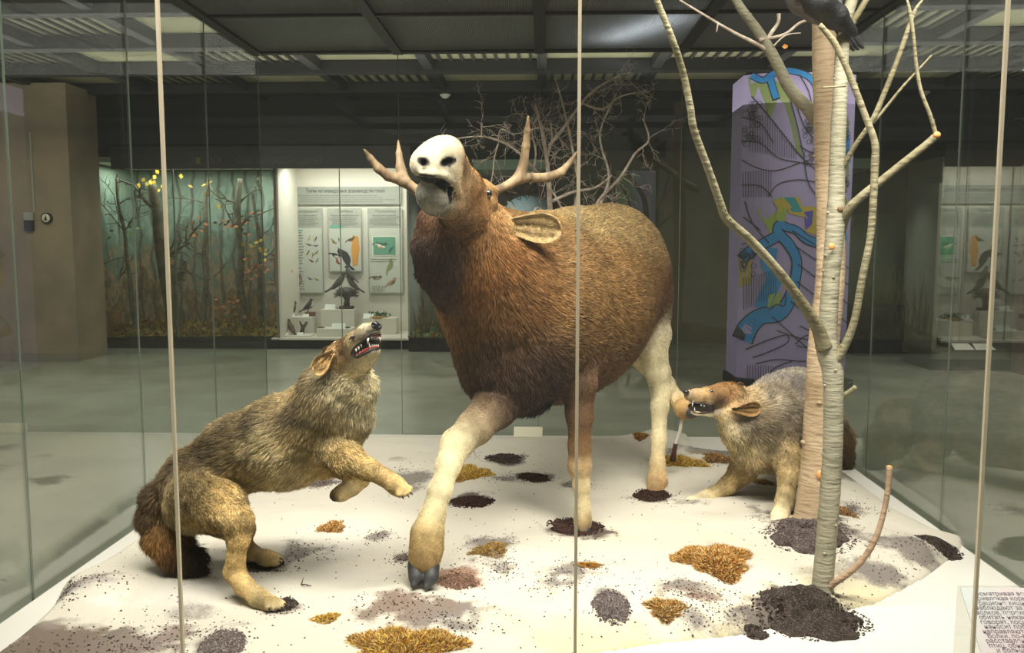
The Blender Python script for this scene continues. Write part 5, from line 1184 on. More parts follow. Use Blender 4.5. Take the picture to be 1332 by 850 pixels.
main = [[(757, 592, YB, 8), (745, 500, YB, 7.5), (719, 380, YB, 6.5), (716, 290, YB, 5.4), (713, 225, YB, 4.4), (707, 180, YB, 3.4), (699, 146, YB, 2.4), (696, 134, YB, 1.4)],
        [(714, 190, YB, 3.4), (732, 168, YB - .05, 3), (752, 140, YB - .1, 2.6), (772, 118, YB - .1, 2.4), (800, 101, YB - .1, 1.8), (821, 94, YB - .1, 1.0)],
        [(756, 134, YB - .1, 2.0), (784, 142, YB - .05, 1.8), (806, 126, YB, 1.6), (840, 118, YB, 1.0)],
        [(718, 340, YB, 4.4), (738, 300, YB + .05, 3.6), (752, 246, YB + .05, 3.0), (744, 190, YB, 2.4), (733, 140, YB, 2), (722, 100, YB, 1.2)],
        [(768, 288, YB, 4), (778, 262, YB, 3), (806, 232, YB - .1, 2.6), (826, 200, YB - .1, 2.2), (844, 182, YB - .1, 1.8), (836, 154, YB - .1, 1.2)],
        [(724, 400, YB, 4), (752, 340, YB, 3.4), (775, 280, YB, 3), (792, 232, YB, 2.4), (783, 195, YB, 2), (781, 170, YB, 1.6), (796, 132, YB, 1.2)],
        [(718, 262, YB, 3.4), (745, 250, YB, 2.6), (775, 244, YB, 2.2), (796, 228, YB, 1.6)],
        [(700, 226, YB, 2.8), (676, 200, YB - .2, 2.2), (655, 186, YB - .3, 2.0), (630, 178, YB - .4, 1.8), (604, 179, YB - .5, 1.6), (590, 182, YB - .5, 1.2)],
        [(649, 184, YB - .3, 1.6), (643, 205, YB - .3, 1.4), (641, 225, YB - .3, 1.2), (636, 250, YB - .3, .8)],
        [(648, 182, YB - .3, 1.4), (652, 168, YB - .3, 1.2), (668, 176, YB - .3, .8)],
        [(626, 178, YB - .4, 1.2), (627, 160, YB - .4, .9)],
        [(716, 290, YB, 3.2), (700, 270, YB - .1, 2.6), (690, 282, YB - .1, 2.2), (672, 276, YB - .2, 1.8), (660, 262, YB - .2, 1.2)],
        [(690, 240, YB, 2), (697, 200, YB, 1.8), (692, 170, YB, 1.4), (700, 150, YB, 1)],
        [(712, 205, YB, 2), (718, 180, YB, 1.8), (716, 160, YB, 1.2)],
        [(742, 300, YB, 2.4), (726, 262, YB, 2), (712, 240, YB, 1.6)],
        [(600, 300, YB - 1.2, 1.6), (540, 282, YB - 1.4, 1.4), (515, 285, YB - 1.5, 1.0)]]
main = main[:-1]
for i, c in enumerate(main):
    c = [(x, y, Y, r * .72) for x, y, Y, r in c]; mb = MB(); limb(mb, c, 100 + i, 6, 4, .06)
    P = [at(x, y, Y) for x, y, Y, r in c]
    if i: 
        for k in range(len(P) - 1):
            for q in range(2):
                t_ = rgT.random(); p = P[k] * (1 - t_) + P[k + 1] * t_; d = (P[k + 1] - P[k]); d /= np.linalg.norm(d)
                s = d * .6 + np.array([rgT.gauss(0, .8), rgT.gauss(0, .5), rgT.gauss(0, .7)]); s /= np.linalg.norm(s); twigs(mb, p, s, rgT.uniform(.08, .24), .0021, 2, rgT)
    else:
        for y_, n_ in ((6, 5), (5, 5), (4, 5), (3, 4)):
            for q in range(n_):
                p = P[y_]; s = np.array([rgT.gauss(0, 1), rgT.gauss(0, .5), rgT.gauss(.2, .6)]); s /= np.linalg.norm(s); twigs(mb, p + np.array([0, 0, rgT.uniform(-.2, .1)]), s, rgT.uniform(.15, .34), .0026, 2, rgT)
    mb.build('stem' if i == 0 else 'branch', M_twig, bush)
# short twigs left of the moose's throat
# ------------------------------------------------------------------ crow on the top of the thick birch
def crow():
    t = empty('crow', at(1075, 20, 3.40)); tag(t, 'stuffed grey and black crow perched at the top of the birches', 'bird')
    m1 = mat('grey crow plumage', (112, 106, 104), .7, (88, 82, 82), 30, bump=.5, bscale=90); m2 = mat('black crow feathers', (20, 20, 23), .5, (38, 37, 42), 40, bump=.4, bscale=80, stretch=(1, 1, 3))
    A = Body(); c = (80, 80, 80)
    A.chain([(1018, -48, 3.38, 15, c, 0), (1030, -30, 3.38, 20, c, 0), (1052, -8, 3.38, 27, c, 0), (1070, 8, 3.38, 22, c, 0), (1086, 24, 3.40, 12, c, 0)], .03)
    link('body', A.mesh('crow', .006), t, [m1])
    def feather(a, b_, w, mat_, nm, th=3):
        A = Body(); A.chain([(a[0], a[1], a[2], w, c, 0), ((a[0] + b_[0]) / 2, (a[1] + b_[1]) / 2, (a[2] + b_[2]) / 2, w * .8, c, 0), (b_[0], b_[1], b_[2], w * .42, c, 0)], .01); return link(nm, A.mesh('f', .0045), t, [mat_])
    W2 = Body(); W2.chain([(1042, -18, 3.30, 14, c, 0), (1066, 2, 3.29, 17, c, 0), (1090, 20, 3.32, 12, c, 0), (1108, 38, 3.36, 6, c, 0)], .02); W2.chain([(1056, 10, 3.31, 9, c, 0), (1084, 28, 3.33, 9, c, 0), (1112, 44, 3.37, 3.5, c, 0)], .02); link('wing', W2.mesh('wing', .0045), t, [m2])
    W2 = Body(); W2.chain([(1082, -28, 3.48, 12, c, 0), (1096, 0, 3.48, 12, c, 0), (1110, 30, 3.48, 5, c, 0)], .02); link('wing', W2.mesh('wing', .005), t, [m2])
    for i, (x, y) in enumerate(((1104, 64), (1110, 65), (1116, 64), (1122, 62))): feather((1084 + i * 2, 26, 3.40 + .01 * i), (x, y, 3.43 + .008 * i), 5.5, m2, 'tail_feather')
    mb = MB(); mb.tube([at(1060, 18, 3.40), at(1062, 26, 3.42), at(1058, 30, 3.43)], .006, 6); mb.build('foot', m2, t); mb = MB(); mb.tube([at(1070, 20, 3.45), at(1072, 27, 3.47), at(1068, 31, 3.47)], .006, 6); mb.build('foot', m2, t)
    A = Body(); A.chain([(1014, -62, 3.37, 12, c, 0), (1010, -70, 3.36, 12, c, 0)], .02); link('head', A.mesh('h', .006), t, [m2])
    MB().tube([at(1002, -72, 3.35), at(992, -70, 3.33), at(986, -67, 3.32)], [.018, .012, .003], 10).build('beak', m2, t)
crow()
# ------------------------------------------------------------------ helpers on the plane of the far cabinets
def rx_(px, D=DB): return toroom(px, 318, D)[0]
def rz_(py, D=DB, px=500): return toroom(px, py, D)[1]
def panel(px0, px1, py0, py1, D, th, m, name='panel', parent=None, bevel=0):
    return MB().rbox(rx_(px0, D), rx_(px1, D), D, D + th, rz_(py1, D, (px0 + px1) / 2), rz_(py0, D, (px0 + px1) / 2)).build(name, m, parent, bevel=bevel)
def text(s, px, py, D, size, m, parent, align='LEFT', name='lettering', ext=.002, fit=None):
    cu = bpy.data.curves.new(name, 'FONT'); cu.body = s; cu.size = size; cu.extrude = ext; cu.align_x = align; cu.align_y = 'CENTER'; cu.materials.append(m)
    o = bpy.data.objects.new(name, cu); COL.objects.link(o); x, z = toroom(px, py, D)
    o.location = room(x, D, z); o.rotation_euler = (math.pi / 2, 0, -math.atan(ROT))
    sc_ = 1.0
    if fit: bpy.context.view_layer.update(); sc_ = fit / max(o.dimensions[0], .01); o.scale = (sc_, 1.1, 1)
    o = to_mesh_object(o)
    if parent is not None: bpy.context.view_layer.update(); o.parent = parent; o.matrix_parent_inverse = parent.matrix_world.inverted()
    return o
def grid_text(mb, px0, px1, py0, py1, rows, D, seed, mi=0, center=False):
    rg = random.Random(seed)
    for i in range(rows):
        y = py0 + (py1 - py0) * (i + .5) / rows; h = (py1 - py0) / rows * .22; x = px0 + (rg.uniform(0, .12) * (px1 - px0) if center else 0); e = px1 - rg.uniform(0, .2) * (px1 - px0)
        while x < e:
            w_ = rg.uniform(1.0, 4.0); x2 = min(x + w_, e); mb.rbox(rx_(x, D), rx_(x2, D), D - .001, D, rz_(y + h, D), rz_(y - h, D), mi); x = x2 + .8
    return mb
# ---- bird sculptures used in the far cabinet
def bird(loc, s, m, label, rz=0.0, lean=.5, group=None, parts=True):
    t = empty('mounted_bird', loc, 0); tag(t, label, 'bird', group)
    mb = MB(); c, sn = math.cos(rz), math.sin(rz)
    def W_(x, z, y=0): return (loc[0] + s * (x * c - y * sn), loc[1] + s * (x * sn + y * c), loc[2] + s * z)
    pts = [W_(-.42, .02), W_(-.25, .18), W_(0, .42), W_(.16, .66), W_(.22, .82)]; mb.tube(*smooth_path(pts, [s * q for q in (.05, .14, .2, .15, .08)], 4), 12); mb.build('body', m, t)
    MB().blob(W_(.26, .88), s * .125, seg=12).build('head', m, t)
    MB().tube([W_(.34, .89), W_(.5, .86)], [s * .04, s * .008], 7).build('beak', M_black, t)
    MB().tube([W_(-.34, .14), W_(-.6, -.05), W_(-.8, -.16)], [s * .07, s * .06, s * .05], 7).build('tail', m, t)
    MB().tube([W_(.0, .28, -.03), W_(.02, .0, -.03)], s * .02, 6).build('leg', M_black, t)
    return t
# ================================================================== forest cabinet (left)
FD0, FD1 = 12.9, 14.7
x0, x1 = rx_(116, 13.2), rx_(361, DB)
zt = rz_(220); zb_ = FZ + .16
fc = empty('forest_cabinet', room((x0 + x1) / 2, 13.6, FZ)); tag(fc, 'glazed museum cabinet with a painted autumn forest behind bare trees', 'cabinet')
MB().rbox(x0, x1, DB - .02, FD1, FZ, zb_).build('plinth', M_dark, fc)
# painted backdrop: teal sky, grey trunks, orange leaves
m, nt, out = nt_mat('painted autumn forest'); L = nt.links.new
b = N(nt, 'ShaderNodeBsdfPrincipled', i_Roughness=.8); L(b.outputs[0], out.inputs[0]); tc = N(nt, 'ShaderNodeTexCoord')
sx = N(nt, 'ShaderNodeSeparateXYZ'); L(tc.outputs['Generated'], sx.inputs[0])
n1 = N(nt, 'ShaderNodeTexNoise'); n1.inputs['Scale'].default_value = 3.2; n1.inputs['Detail'].default_value = 8; n1.inputs['Roughness'].default_value = .65; mp = N(nt, 'ShaderNodeMapping'); mp.inputs['Scale'].default_value = (1.6, 1, .8)
L(tc.outputs['Object'], mp.inputs[0]); L(mp.outputs[0], n1.inputs[0])
ad = N(nt, 'ShaderNodeMath', operation='MULTIPLY_ADD'); L(sx.outputs['Z'], ad.inputs[0]); ad.inputs[1].default_value = .55; L(n1.outputs[0], ad.inputs[2])
r = N(nt, 'ShaderNodeValToRGB'); els = r.color_ramp.elements; els[0].position = .36; els[0].color = (*lin((92, 78, 48)), 1); els[1].position = .62; els[1].color = (*lin((128, 118, 96)), 1)
for p_, c_ in ((.5, (164, 124, 72)), (.57, (104, 98, 80)), (.68, (176, 146, 110)), (.76, (112, 122, 106)), (.86, (118, 144, 132)), (.95, (150, 172, 158))): e = els.new(p_); e.color = (*lin(c_), 1)
L(ad.outputs[0], r.inputs[0])
wv = N(nt, 'ShaderNodeTexWave'); wv.inputs['Scale'].default_value = 1.3; wv.inputs['Distortion'].default_value = 3.5; wv.inputs['Detail'].default_value = 4; wv.inputs['Detail Scale'].default_value = 1.6; L(tc.outputs['Object'], wv.inputs[0])
r2 = N(nt, 'ShaderNodeValToRGB'); r2.color_ramp.elements[0].position = .0; r2.color_ramp.elements[0].color = (.75, .75, .75, 1); r2.color_ramp.elements[1].position = .22; r2.color_ramp.elements[1].color = (0, 0, 0, 1); L(wv.outputs['Color'], r2.inputs[0])
mx = N(nt, 'ShaderNodeMix', data_type='RGBA'); L(r2.outputs[0], mx.inputs['Factor']); L(r.outputs[0], mx.inputs['A']); mx.inputs['B'].default_value = (*lin((78, 66, 52)), 1); L(mx.outputs['Result'], b.inputs['Base Color'])
M_forest = m
MB().rbox(x0, x1, FD1 - .05, FD1, zb_, zt + .1).build('painted_backdrop', M_forest, fc)
MB().rbox(x0, x0 + .04, DB, FD1, zb_, zt + .1).build('painted_side', M_forest, fc)
M_teal = mat('teal painted side', (120, 152, 144), .8, (176, 136, 92), 1.6, stretch=(1, 1, .5))
MB().rbox(x1 - .04, x1, DB, FD1, zb_, zt + .1).build('painted_side', M_teal, fc)
MB().rbox(x0, x1, DB, FD1, zt + .12, zt + .2).build('top', mat('pale cabinet top', (206, 212, 196), .5), fc)
MB().rbox(x0, x1, DB, DB + .008, zb_, zt + .12).build('glass_pane', M_glassb, fc)
for px in (228,): MB().rbox(rx_(px) - .008, rx_(px) + .008, DB - .01, DB + .02, zb_, zt + .12).build('joint', M_seam, fc)
area('cabinet_lamp', room((x0 + x1) / 2, 13.8, zt + .08), 2.6, .5, 52, (1, 1, .9), (0, 0, 0)); 
# ground litter
def litter(name, px0, px1, D0_, D1_, z, cols, n, label, parent=None, hgt=.12):
    rg = np.random.default_rng(n); V = []; Fc = []; Cc = []; xa, xb = rx_(px0), rx_(px1); nx_, ny_ = 40, 12
    for i in range(nx_ + 1):
        for j in range(ny_ + 1):
            x = xa + (xb - xa) * i / nx_; d = D0_ + (D1_ - D0_) * j / ny_; hh = z + hgt * (.3 + vnoise(np.array([[x, d, 0]]), 2.2, 8)[0] * 1.2) * min(1, (j + .6) / 3)
            V.append(room(x, d, hh)); Cc.append(np.array(lin(cols[0])) * rg.uniform(.5, 1.2))
    for i in range(nx_):
        for j in range(ny_): a_ = i * (ny_ + 1) + j; Fc.append((a_, a_ + ny_ + 1, a_ + ny_ + 2, a_ + 1))
    for _ in range(n):
        x = rg.uniform(xa, xb); d = rg.uniform(D0_, D1_); hh = z + hgt * (.3 + vnoise(np.array([[x, d, 0]]), 2.2, 8)[0] * 1.2) * min(1, ((d - D0_) / (D1_ - D0_) * ny_ + .6) / 3); p = np.array(room(x, d, hh)); q = rg.normal(size=3) * .035; q[2] = abs(q[2]); s = rg.normal(size=3) * .012; i0 = len(V)
        V += [p - s, p + s, p + q + s, p + q - s]; cc = np.array(lin(cols[rg.integers(len(cols))])) * rg.uniform(.6, 1.3); Cc += [cc] * 4; Fc.append((i0, i0 + 1, i0 + 2, i0 + 3))
    me = mesh_np(name, V, Fc, False); set_col(me, np.array(Cc)); o = link(name, me, parent, [M_moss]); tag(o, label, 'moss', kind='stuff'); return o
litter('moss', 122, 360, DB + .05, FD1 - .1, zb_, [(150, 128, 62), (112, 104, 48), (176, 140, 70), (130, 92, 50)], 5000, 'green-brown moss and leaf litter on the floor of the forest cabinet')
# trees in the forest cabinet
M_ft = mat('mossy bark', (104, 96, 72), .85, (66, 62, 48), 8, bump=.6, bscale=24)
M_fb = mat('pale far bark', (122, 116, 98), .85, (78, 74, 62), 10)
def ctree(px, D, rpx, lab, top=228, m=M_ft, lean=0, arms=5, seed=1, base_py=455):
    rg = random.Random(seed); t = empty('forest_tree', room(rx_(px, D), D, zb_)); tag(t, lab, 'tree', 'trees in the forest cabinet')
    r = rpx * D / F; x = rx_(px, D); zt_ = rz_(top, D); P = []; R = []
    for i in range(7):
        q = i / 6; P.append(np.array(room(x + lean * q + rg.gauss(0, .02), D, zb_ + (zt_ - zb_) * q))); R.append(r * (1.3 - .6 * q) * (1.25 if i == 0 else 1))
    mb = MB(); mb.tube(*smooth_path(P, R, 4), 10); mb.build('trunk', m, t)
    for k in range(arms):
        i = rg.randint(2, 5); d = np.array([rg.choice((-1, 1)) * rg.uniform(.5, 1), rg.uniform(-.3, .3), rg.uniform(.3, .9)]); d /= np.linalg.norm(d); mb = MB(); twigs(mb, P[i], d, rg.uniform(.35, .8), max(r * .35, .012), 2, rg); mb.build('branch', m, t)
    return t
ctree(222, 13.7, 8, 'thick mossy trunk in the middle of the forest cabinet', 240, M_ft, -.25, 6, 1)
ctree(172, 13.6, 2.6, 'thin dark forked tree at the left of the forest cabinet', 230, M_fb, -.2, 6, 2)
ctree(312, 13.9, 4.2, 'straight grey trunk right of centre in the forest cabinet', 232, M_fb, 0, 4, 3)
ctree(148, 14.1, 3.2, 'slim pale tree nearest the left wall of the forest cabinet', 226, M_fb, .1, 5, 4)
ctree(262, 14.2, 3.0, 'slim pale tree just right of the thick mossy trunk', 230, M_fb, .15, 5, 5)
ctree(340, 14.2, 2.6, 'slender tree nearest the teal side of the forest cabinet', 250, M_fb, -.1, 5, 6)
# hanging leaves
rgl = random.Random(9); lf = MB()
for (px, py, n_, mi) in ((200, 240, 16, 0), (262, 246, 8, 0), (256, 300, 8, 1), (310, 290, 26, 1), (330, 350, 40, 1), (160, 300, 10, 2), (300, 400, 40, 1), (340, 330, 20, 0)):
    for _ in range(n_):
        x, z = toroom(px + rgl.gauss(0, 12), py + rgl.gauss(0, 10), 13.9); d = 13.9 + rgl.uniform(-.3, .3); p = Vector(room(x, d, z)); a = Vector((rgl.gauss(0, 1), rgl.gauss(0, 1), rgl.gauss(0, 1))).normalized() * .045; b2 = a.orthogonal() * .6
        lf.add([p - a, p + b2, p + a, p - b2], [(0, 1, 2, 3)], mi)
tag(lf.build('leaves', [mat('yellow leaf', (206, 172, 60), .7), mat('russet leaf', (176, 112, 66), .7), mat('green leaf', (90, 116, 60), .7)]), 'yellow and russet leaves hanging in the forest cabinet', 'leaves', kind='stuff')

# ================================================================== white display cabinet
x0, x1 = rx_(361), rx_(532); z0 = FZ + .14
wc = empty('white_cabinet', room((x0 + x1) / 2, 13.6, FZ)); tag(wc, 'brightly lit white museum cabinet with printed boards and small podiums', 'cabinet')
M_cw = mat('cabinet white', (220, 214, 202), .6)
MB().rbox(rx_(356), x1, DB, 14.6, FZ, z0).build('plinth', M_dark, wc)
MB().rbox(rx_(350), x1, DB - .02, 14.6, z0, z0 + .03).build('floor_shelf', M_cw, wc)
MB().rbox(x0, x1, 14.3, 14.35, z0, zt + .1).build('back_panel', M_cw, wc)
MB().rbox(x0 - .0, x0 + .03, DB, 14.3, z0, zt + .1).build('side_panel', M_cw, wc); MB().rbox(x1 - .03, x1, DB, 14.3, z0, zt + .1).build('side_panel', M_cw, wc)
MB().rbox(x0, x1, DB, 14.35, zt + .1, zt + .16).build('top', M_cw, wc)
MB().rbox(x0, x1, DB, DB + .008, z0 + .03, zt + .1).build('glass_pane', M_glassb, wc)
MB().rbox(rx_(443) - .006, rx_(443) + .006, DB - .006, DB + .012, z0, zt + .1).build('joint', M_seam, wc)
area('cabinet_lamp', room((x0 + x1) / 2, 13.55, zt + .06), 1.7, .3, 34, (1, .985, .90), (math.radians(12), 0, 0))
DP_ = 14.27
def board(px0, px1, py0, py1, lab, m=M_greyp, th=.02):
    t = empty('info_board', room(rx_((px0 + px1) / 2, DP_), DP_, rz_(py1, DP_))); tag(t, lab, 'board', 'printed boards in the white cabinet')
    MB().rbox(rx_(px0, DP_), rx_(px1, DP_), DP_ - th, DP_, rz_(py1, DP_), rz_(py0, DP_)).build('board', m, t); return t
M_hdr = mat('light grey header', (150, 152, 144), .6); M_sheet = mat('pale sheet', (196, 198, 188), .6); M_tealink = mat('teal print', (110, 168, 150), .6)
t = board(375, 523, 243, 266, 'wide grey header board of the white cabinet', M_hdr); DT = DP_ - .022
text('Типы межвидовых взаимодействий', 449, 248.5, DT, .085, M_inkd, t, 'CENTER', fit=rx_(500, DT) - rx_(398, DT)); mb = MB(); grid_text(mb, 383, 515, 253, 264, 4, DT, 1, center=True); mb.build('small_print', M_ink, t)
TX = [(378, 420, 271, 383, 'left printed board with many small birds and an owl'), (427, 471, 271, 355, 'middle printed board with black and pied woodpeckers'), (479, 524, 271, 383, 'right printed board with a teal picture and a green bird')]
tb = [board(*q[:4], q[4]) for q in TX]
for k, (q, s) in enumerate(zip(TX, ('Конкуренция', 'Симбиоз', 'Паразитизм'))):
    tt = tb[k]; panel(q[0] + 1.5, q[1] - 1.5, 297, q[3] - 2, DP_ - .03, .008, M_sheet, 'sheet', tt)
    text(s, (q[0] + q[1]) / 2, 275, DT, .06, M_ink, tt, 'CENTER'); mb = MB(); grid_text(mb, q[0] + 3, q[1] - 3, 279, 294, 6, DT, k + 3, center=True); mb.build('small_print', M_ink, tt)
DS_ = DP_ - .032
for k, (a, b2, c_, d_, n_) in enumerate(((381, 395, 301, 345, 12), (381, 395, 352, 378, 8))): mb = MB(); grid_text(mb, a, b2, c_, d_, n_, DS_, 20 + k); mb.build('small_print', M_ink, tb[0])
panel(380, 394, 299, 301, DS_, .004, M_tealink, 'heading_bar', tb[0]); panel(380, 391, 348, 350, DS_, .004, M_tealink, 'heading_bar', tb[0]); panel(430, 446, 293, 297, DP_ - .034, .004, M_tealink, 'heading_bar', tb[1])
mb = MB(); grid_text(mb, 482, 520, 336, 342, 2, DS_, 33); grid_text(mb, 483, 500, 372, 380, 4, DS_, 34); mb.build('small_print', M_ink, tb[2])
CB = {k: mat('print ' + k, c, .7) for k, c in dict(brown=(104, 84, 62), black=(44, 44, 46), yellow=(176, 160, 88), orange=(214, 152, 72), red=(150, 50, 44), green=(132, 140, 96), teal=(52, 96, 84), white=(220, 216, 204), blue=(120, 126, 150), tan=(168, 140, 112)).items()}
def pbird(t, px, py, s, ang, col, belly=None, D=DS_):
    """printed bird silhouette with body, tail and head"""
    def poly(pts, dd): 
        c, sn = math.cos(ang), math.sin(ang); return [room(*(lambda q: (q[0], D - dd, q[1]))(toroom(px + s * (x * c - y * sn), py + s * (x * sn + y * c), D))) for x, y in pts]
    mb = MB(); mb.prism(poly([(-1.0, .1), (-1.7, .5), (-1.6, .15), (-.9, -.25), (-.3, -.42), (.3, -.45), (.55, -.7), (.85, -.72), (1.0, -.55), (1.25, -.48), (1.0, -.38), (.8, -.1), (.4, .28), (-.2, .42), (-.6, .35)], .001), (0, .0008, 0)); mb.build('printed_bird', CB[col], t)
    if belly: mb = MB(); mb.prism(poly([(-.3, .1), (.3, -.25), (.7, -.2), (.4, .2), (-.1, .36)], .002), (0, .0008, 0)); mb.build('printed_bird', CB[belly], t)
for k, (px, py, a_, c_, be) in enumerate(((403, 310, -.9, 'yellow', 'white'), (411, 311, -.9, 'brown', 'green'), (402, 319, .5, 'brown', 'blue'), (411, 320, .2, 'blue', 'brown'), (401, 329, -.8, 'brown', 'orange'), (407, 332, -1.2, 'yellow', 'brown'), (412, 329, -.6, 'brown', 'yellow'), (405, 340, .8, 'brown', 'red'), (413, 339, -.8, 'blue', 'yellow'), (403, 363, .7, 'blue', 'black'), (412, 364, .7, 'yellow', 'black'))): pbird(tb[0], px, py, 2.8, a_, c_, be)
pbird(tb[0], 390, 366, 7.5, -1.1, 'brown', 'tan'); pbird(tb[1], 434, 315, 4, 1.0, 'green', 'red'); pbird(tb[1], 441, 312, 2, -1.4, 'brown'); pbird(tb[1], 437, 333, 6, .5, 'black', 'white'); pbird(tb[1], 439, 341, 4, 1.3, 'red'); pbird(tb[1], 450, 334, 12, -1.9, 'black')
mb = MB(); mb.prism([room(*(lambda q: (q[0], DS_ - .001, q[1]))(toroom(x, y, DS_))) for x, y in ((459, 306), (466, 308), (468, 325), (465, 345), (459, 347), (457, 325))], (0, .0006, 0)); mb.build('printed_tree', CB['orange'], tb[1])
pbird(tb[1], 457, 312, 5, -.2, 'brown'); pbird(tb[2], 490, 362, 6, .2, 'brown', 'tan'); pbird(tb[2], 510, 368, 7, -.4, 'tan', 'brown'); pbird(tb[2], 508, 346, 8, -1.0, 'green', 'green')
panel(484, 516, 307, 333, DS_ - .004, .004, CB['white'], 'picture', tb[2]); panel(485.5, 514.5, 308.5, 331.5, DS_ - .008, .004, mat('print teal light', (96, 150, 128), .7), 'picture', tb[2]); pbird(tb[2], 496, 319, 7, .3, 'teal', None, DS_ - .009); pbird(tb[2], 495, 321, 5, .6, 'white', 'orange', DS_ - .012); pbird(tb[2], 508, 325, 4, 2.4, 'teal', None, DS_ - .009)
# podiums  (px0, px1, top py, bottom py, D)
PD = [(362, 404, 413, 440, 13.75, 'taller white podium at the left end of the white cabinet'), (352, 401, 437, 449, 13.35, 'low white podium at the front left of the white cabinet'), (415, 459, 403, 436, 13.85, 'tallest white podium in the middle of the white cabinet'),
      (409, 455, 428, 449, 13.4, 'low white podium in front of the tallest one'), (469, 514, 414, 436, 13.8, 'white podium carrying the small green plants')]
def podz(py, D): return rz_(py, D)
for (a, b2, c_, d_, D, lab) in PD:
    t = MB().rbox(rx_(a, D), rx_(b2, D), D, D + .32, z0 + .03, podz(c_, D)).build('podium', M_cw, bevel=.008); tag(t, lab, 'podium', 'white podiums in the white cabinet')
M_lab = mat('white label', (232, 236, 226), .5)
for k, (px, py, D, w_, lab) in enumerate(((370, 413, 13.78, 4, 'small white label on the taller left podium, left one'), (379, 413, 13.78, 4, 'small white label beside the owl on the taller left podium'), (397, 413, 13.78, 4, 'small white label by the red-brown block on the taller left podium'), (371, 437, 13.4, 4, 'small white label left on the low front podium'), (390, 437, 13.4, 4, 'small white label right on the low front podium'),
                                       (429, 403, 13.9, 7, 'white folded label on the tallest podium'), (440, 428, 13.45, 9, 'wide white label on the low podium before the tallest one'), (480, 415, 13.85, 8, 'wide white label under the green plants'), (505, 447, 13.3, 12, 'large white label sheet lying on the cabinet floor at the right'))):
    x, z = toroom(px, py, D); h_ = .05 if w_ < 6 else .085
    tag(MB().prism([room(x - w_ * D / F, D, z), room(x - w_ * D / F, D + .06, z), room(x - w_ * D / F, D + .05, z + h_)], Vector(room(2 * w_ * D / F, 0)) - Vector(room(0, 0))).build('exhibit_label', M_lab), lab, 'label', 'white labels in the white cabinet')
def on(px, py, D): x, z = toroom(px, py, D); return room(x, D, z)
M_b1 = mat('mottled brown plumage', (112, 92, 66), .8, (70, 56, 42), 30); M_b2 = mat('dark plumage', (48, 46, 48), .7, (66, 62, 62), 20); M_b3 = mat('grey plumage', (92, 88, 82), .8, (64, 60, 58), 20); M_log = mat('dark log', (84, 62, 48), .85, (58, 44, 36), 16); M_red = mat('red-brown block', (120, 70, 54), .7)
bird(on(381, 411, 13.9), .24, M_b1, 'small brown mounted owl on the taller left podium', 1.2); bird(on(401, 404, 13.9), .2, M_b2, 'small black mounted bird on a branch above the red-brown block'); bird(on(379, 435, 13.5), .25, M_b1, 'mottled mounted bird left on the low front podium', 2.4); 
t = MB(); x, z = toroom(402, 412, 13.85); t.rbox(x - .07, x + .08, 13.85, 13.97, z, z + .07); t.tube([room(x - .03, 13.92, z + .07), room(x - .04, 13.92, z + .12), room(x + .04, 13.92, z + .16)], .012, 6); tag(t.build('branch_stand', M_red), 'red-brown wooden block with a short curved branch', 'stand')
t = MB(); x, z = toroom(394, 437, 13.5); t.tube([room(x - .04, 13.55, z), room(x - .01, 13.55, z + .12), room(x + .06, 13.55, z + .22)], [.045, .03, .02], 8); t.tube([room(x - .01, 13.55, z + .12), room(x - .06, 13.55, z + .23)], [.025, .012], 7); tag(t.build('branch_stand', M_log), 'dark forked branch standing on the low front podium', 'stand')
# nest with birds on wooden base
x, z = toroom(451, 403, 14.0); nest = empty('nest_mount', room(x, 14.0, z)); tag(nest, 'shaggy grey-brown nest on a stump with square wooden base', 'nest')
MB().rbox(x - .11, x + .11, 13.92, 14.08, z, z + .06).build('wooden_base', M_log, nest); mb = MB(); mb.tube([room(x, 14, z + .06), room(x + .01, 14, z + .16), room(x, 14, z + .24)], [.055, .04, .07], 10); mb.build('stump', M_log, nest)
mb = MB(); rgn = random.Random(4); mb.blob(room(x, 14, z + .29), (.17, .12, .09), seg=12)
for _ in range(160): a = rgn.uniform(0, 6.28); p = np.array(room(x, 14, z + .27)) + np.array([math.cos(a) * .15, math.sin(a) * .1, rgn.uniform(-.05, .07)]); twigs(mb, p, (math.cos(a), math.sin(a), rgn.uniform(-.4, .6)), .08, .004, 0, rgn)
mb.build('nest_ring', M_b3, nest)
bird(room(x - .12, 14.0, z + .34), .30, M_b3, 'large grey mounted bird sitting on the left rim of the nest', 0); bird(room(x + .06, 14.0, z + .5), .24, M_b2, 'topmost dark mounted bird over the nest', 2.6); bird(room(x + .1, 14.0, z + .33), .26, M_b3, 'grey mounted bird on the right rim of the nest', 3.1)
# plants on podium
mb = MB(); x, z = toroom(493, 414, 13.95); mb.lathe([(.17, 0), (.17, .02), (.1, .04)], room(x, 13.95, z), 16, 1)
for _ in range(60): p = np.array(room(x + rgn.gauss(0, .09), 13.95 + rgn.gauss(0, .04), z + .03)); a = Vector((rgn.gauss(0, .5), rgn.gauss(0, .3), rgn.uniform(.3, 1))).normalized() * rgn.uniform(.04, .11); b2 = a.orthogonal().normalized() * .016; mb.add([p, Vector(p) + a * .5 + b2, Vector(p) + a, Vector(p) + a * .5 - b2], [(0, 1, 2, 3)], 0)
tag(mb.build('green_plants', [mat('deep green leaf', (42, 92, 50), .6), mat('sandy soil disc', (150, 112, 62), .9)]), 'small green-leaved plants on sandy ground atop the right podium', 'plant')
for px, lab in ((418, 'tiny speckled eggs dish on the low middle podium'), (452, 'tiny grey pebble object beside the wide label')): x, z = toroom(px, 428, 13.5); tag(MB().blob(room(x, 13.5, z + .015), (.06, .04, .022), seg=10).build('small_specimen', M_b3), lab, 'specimen')

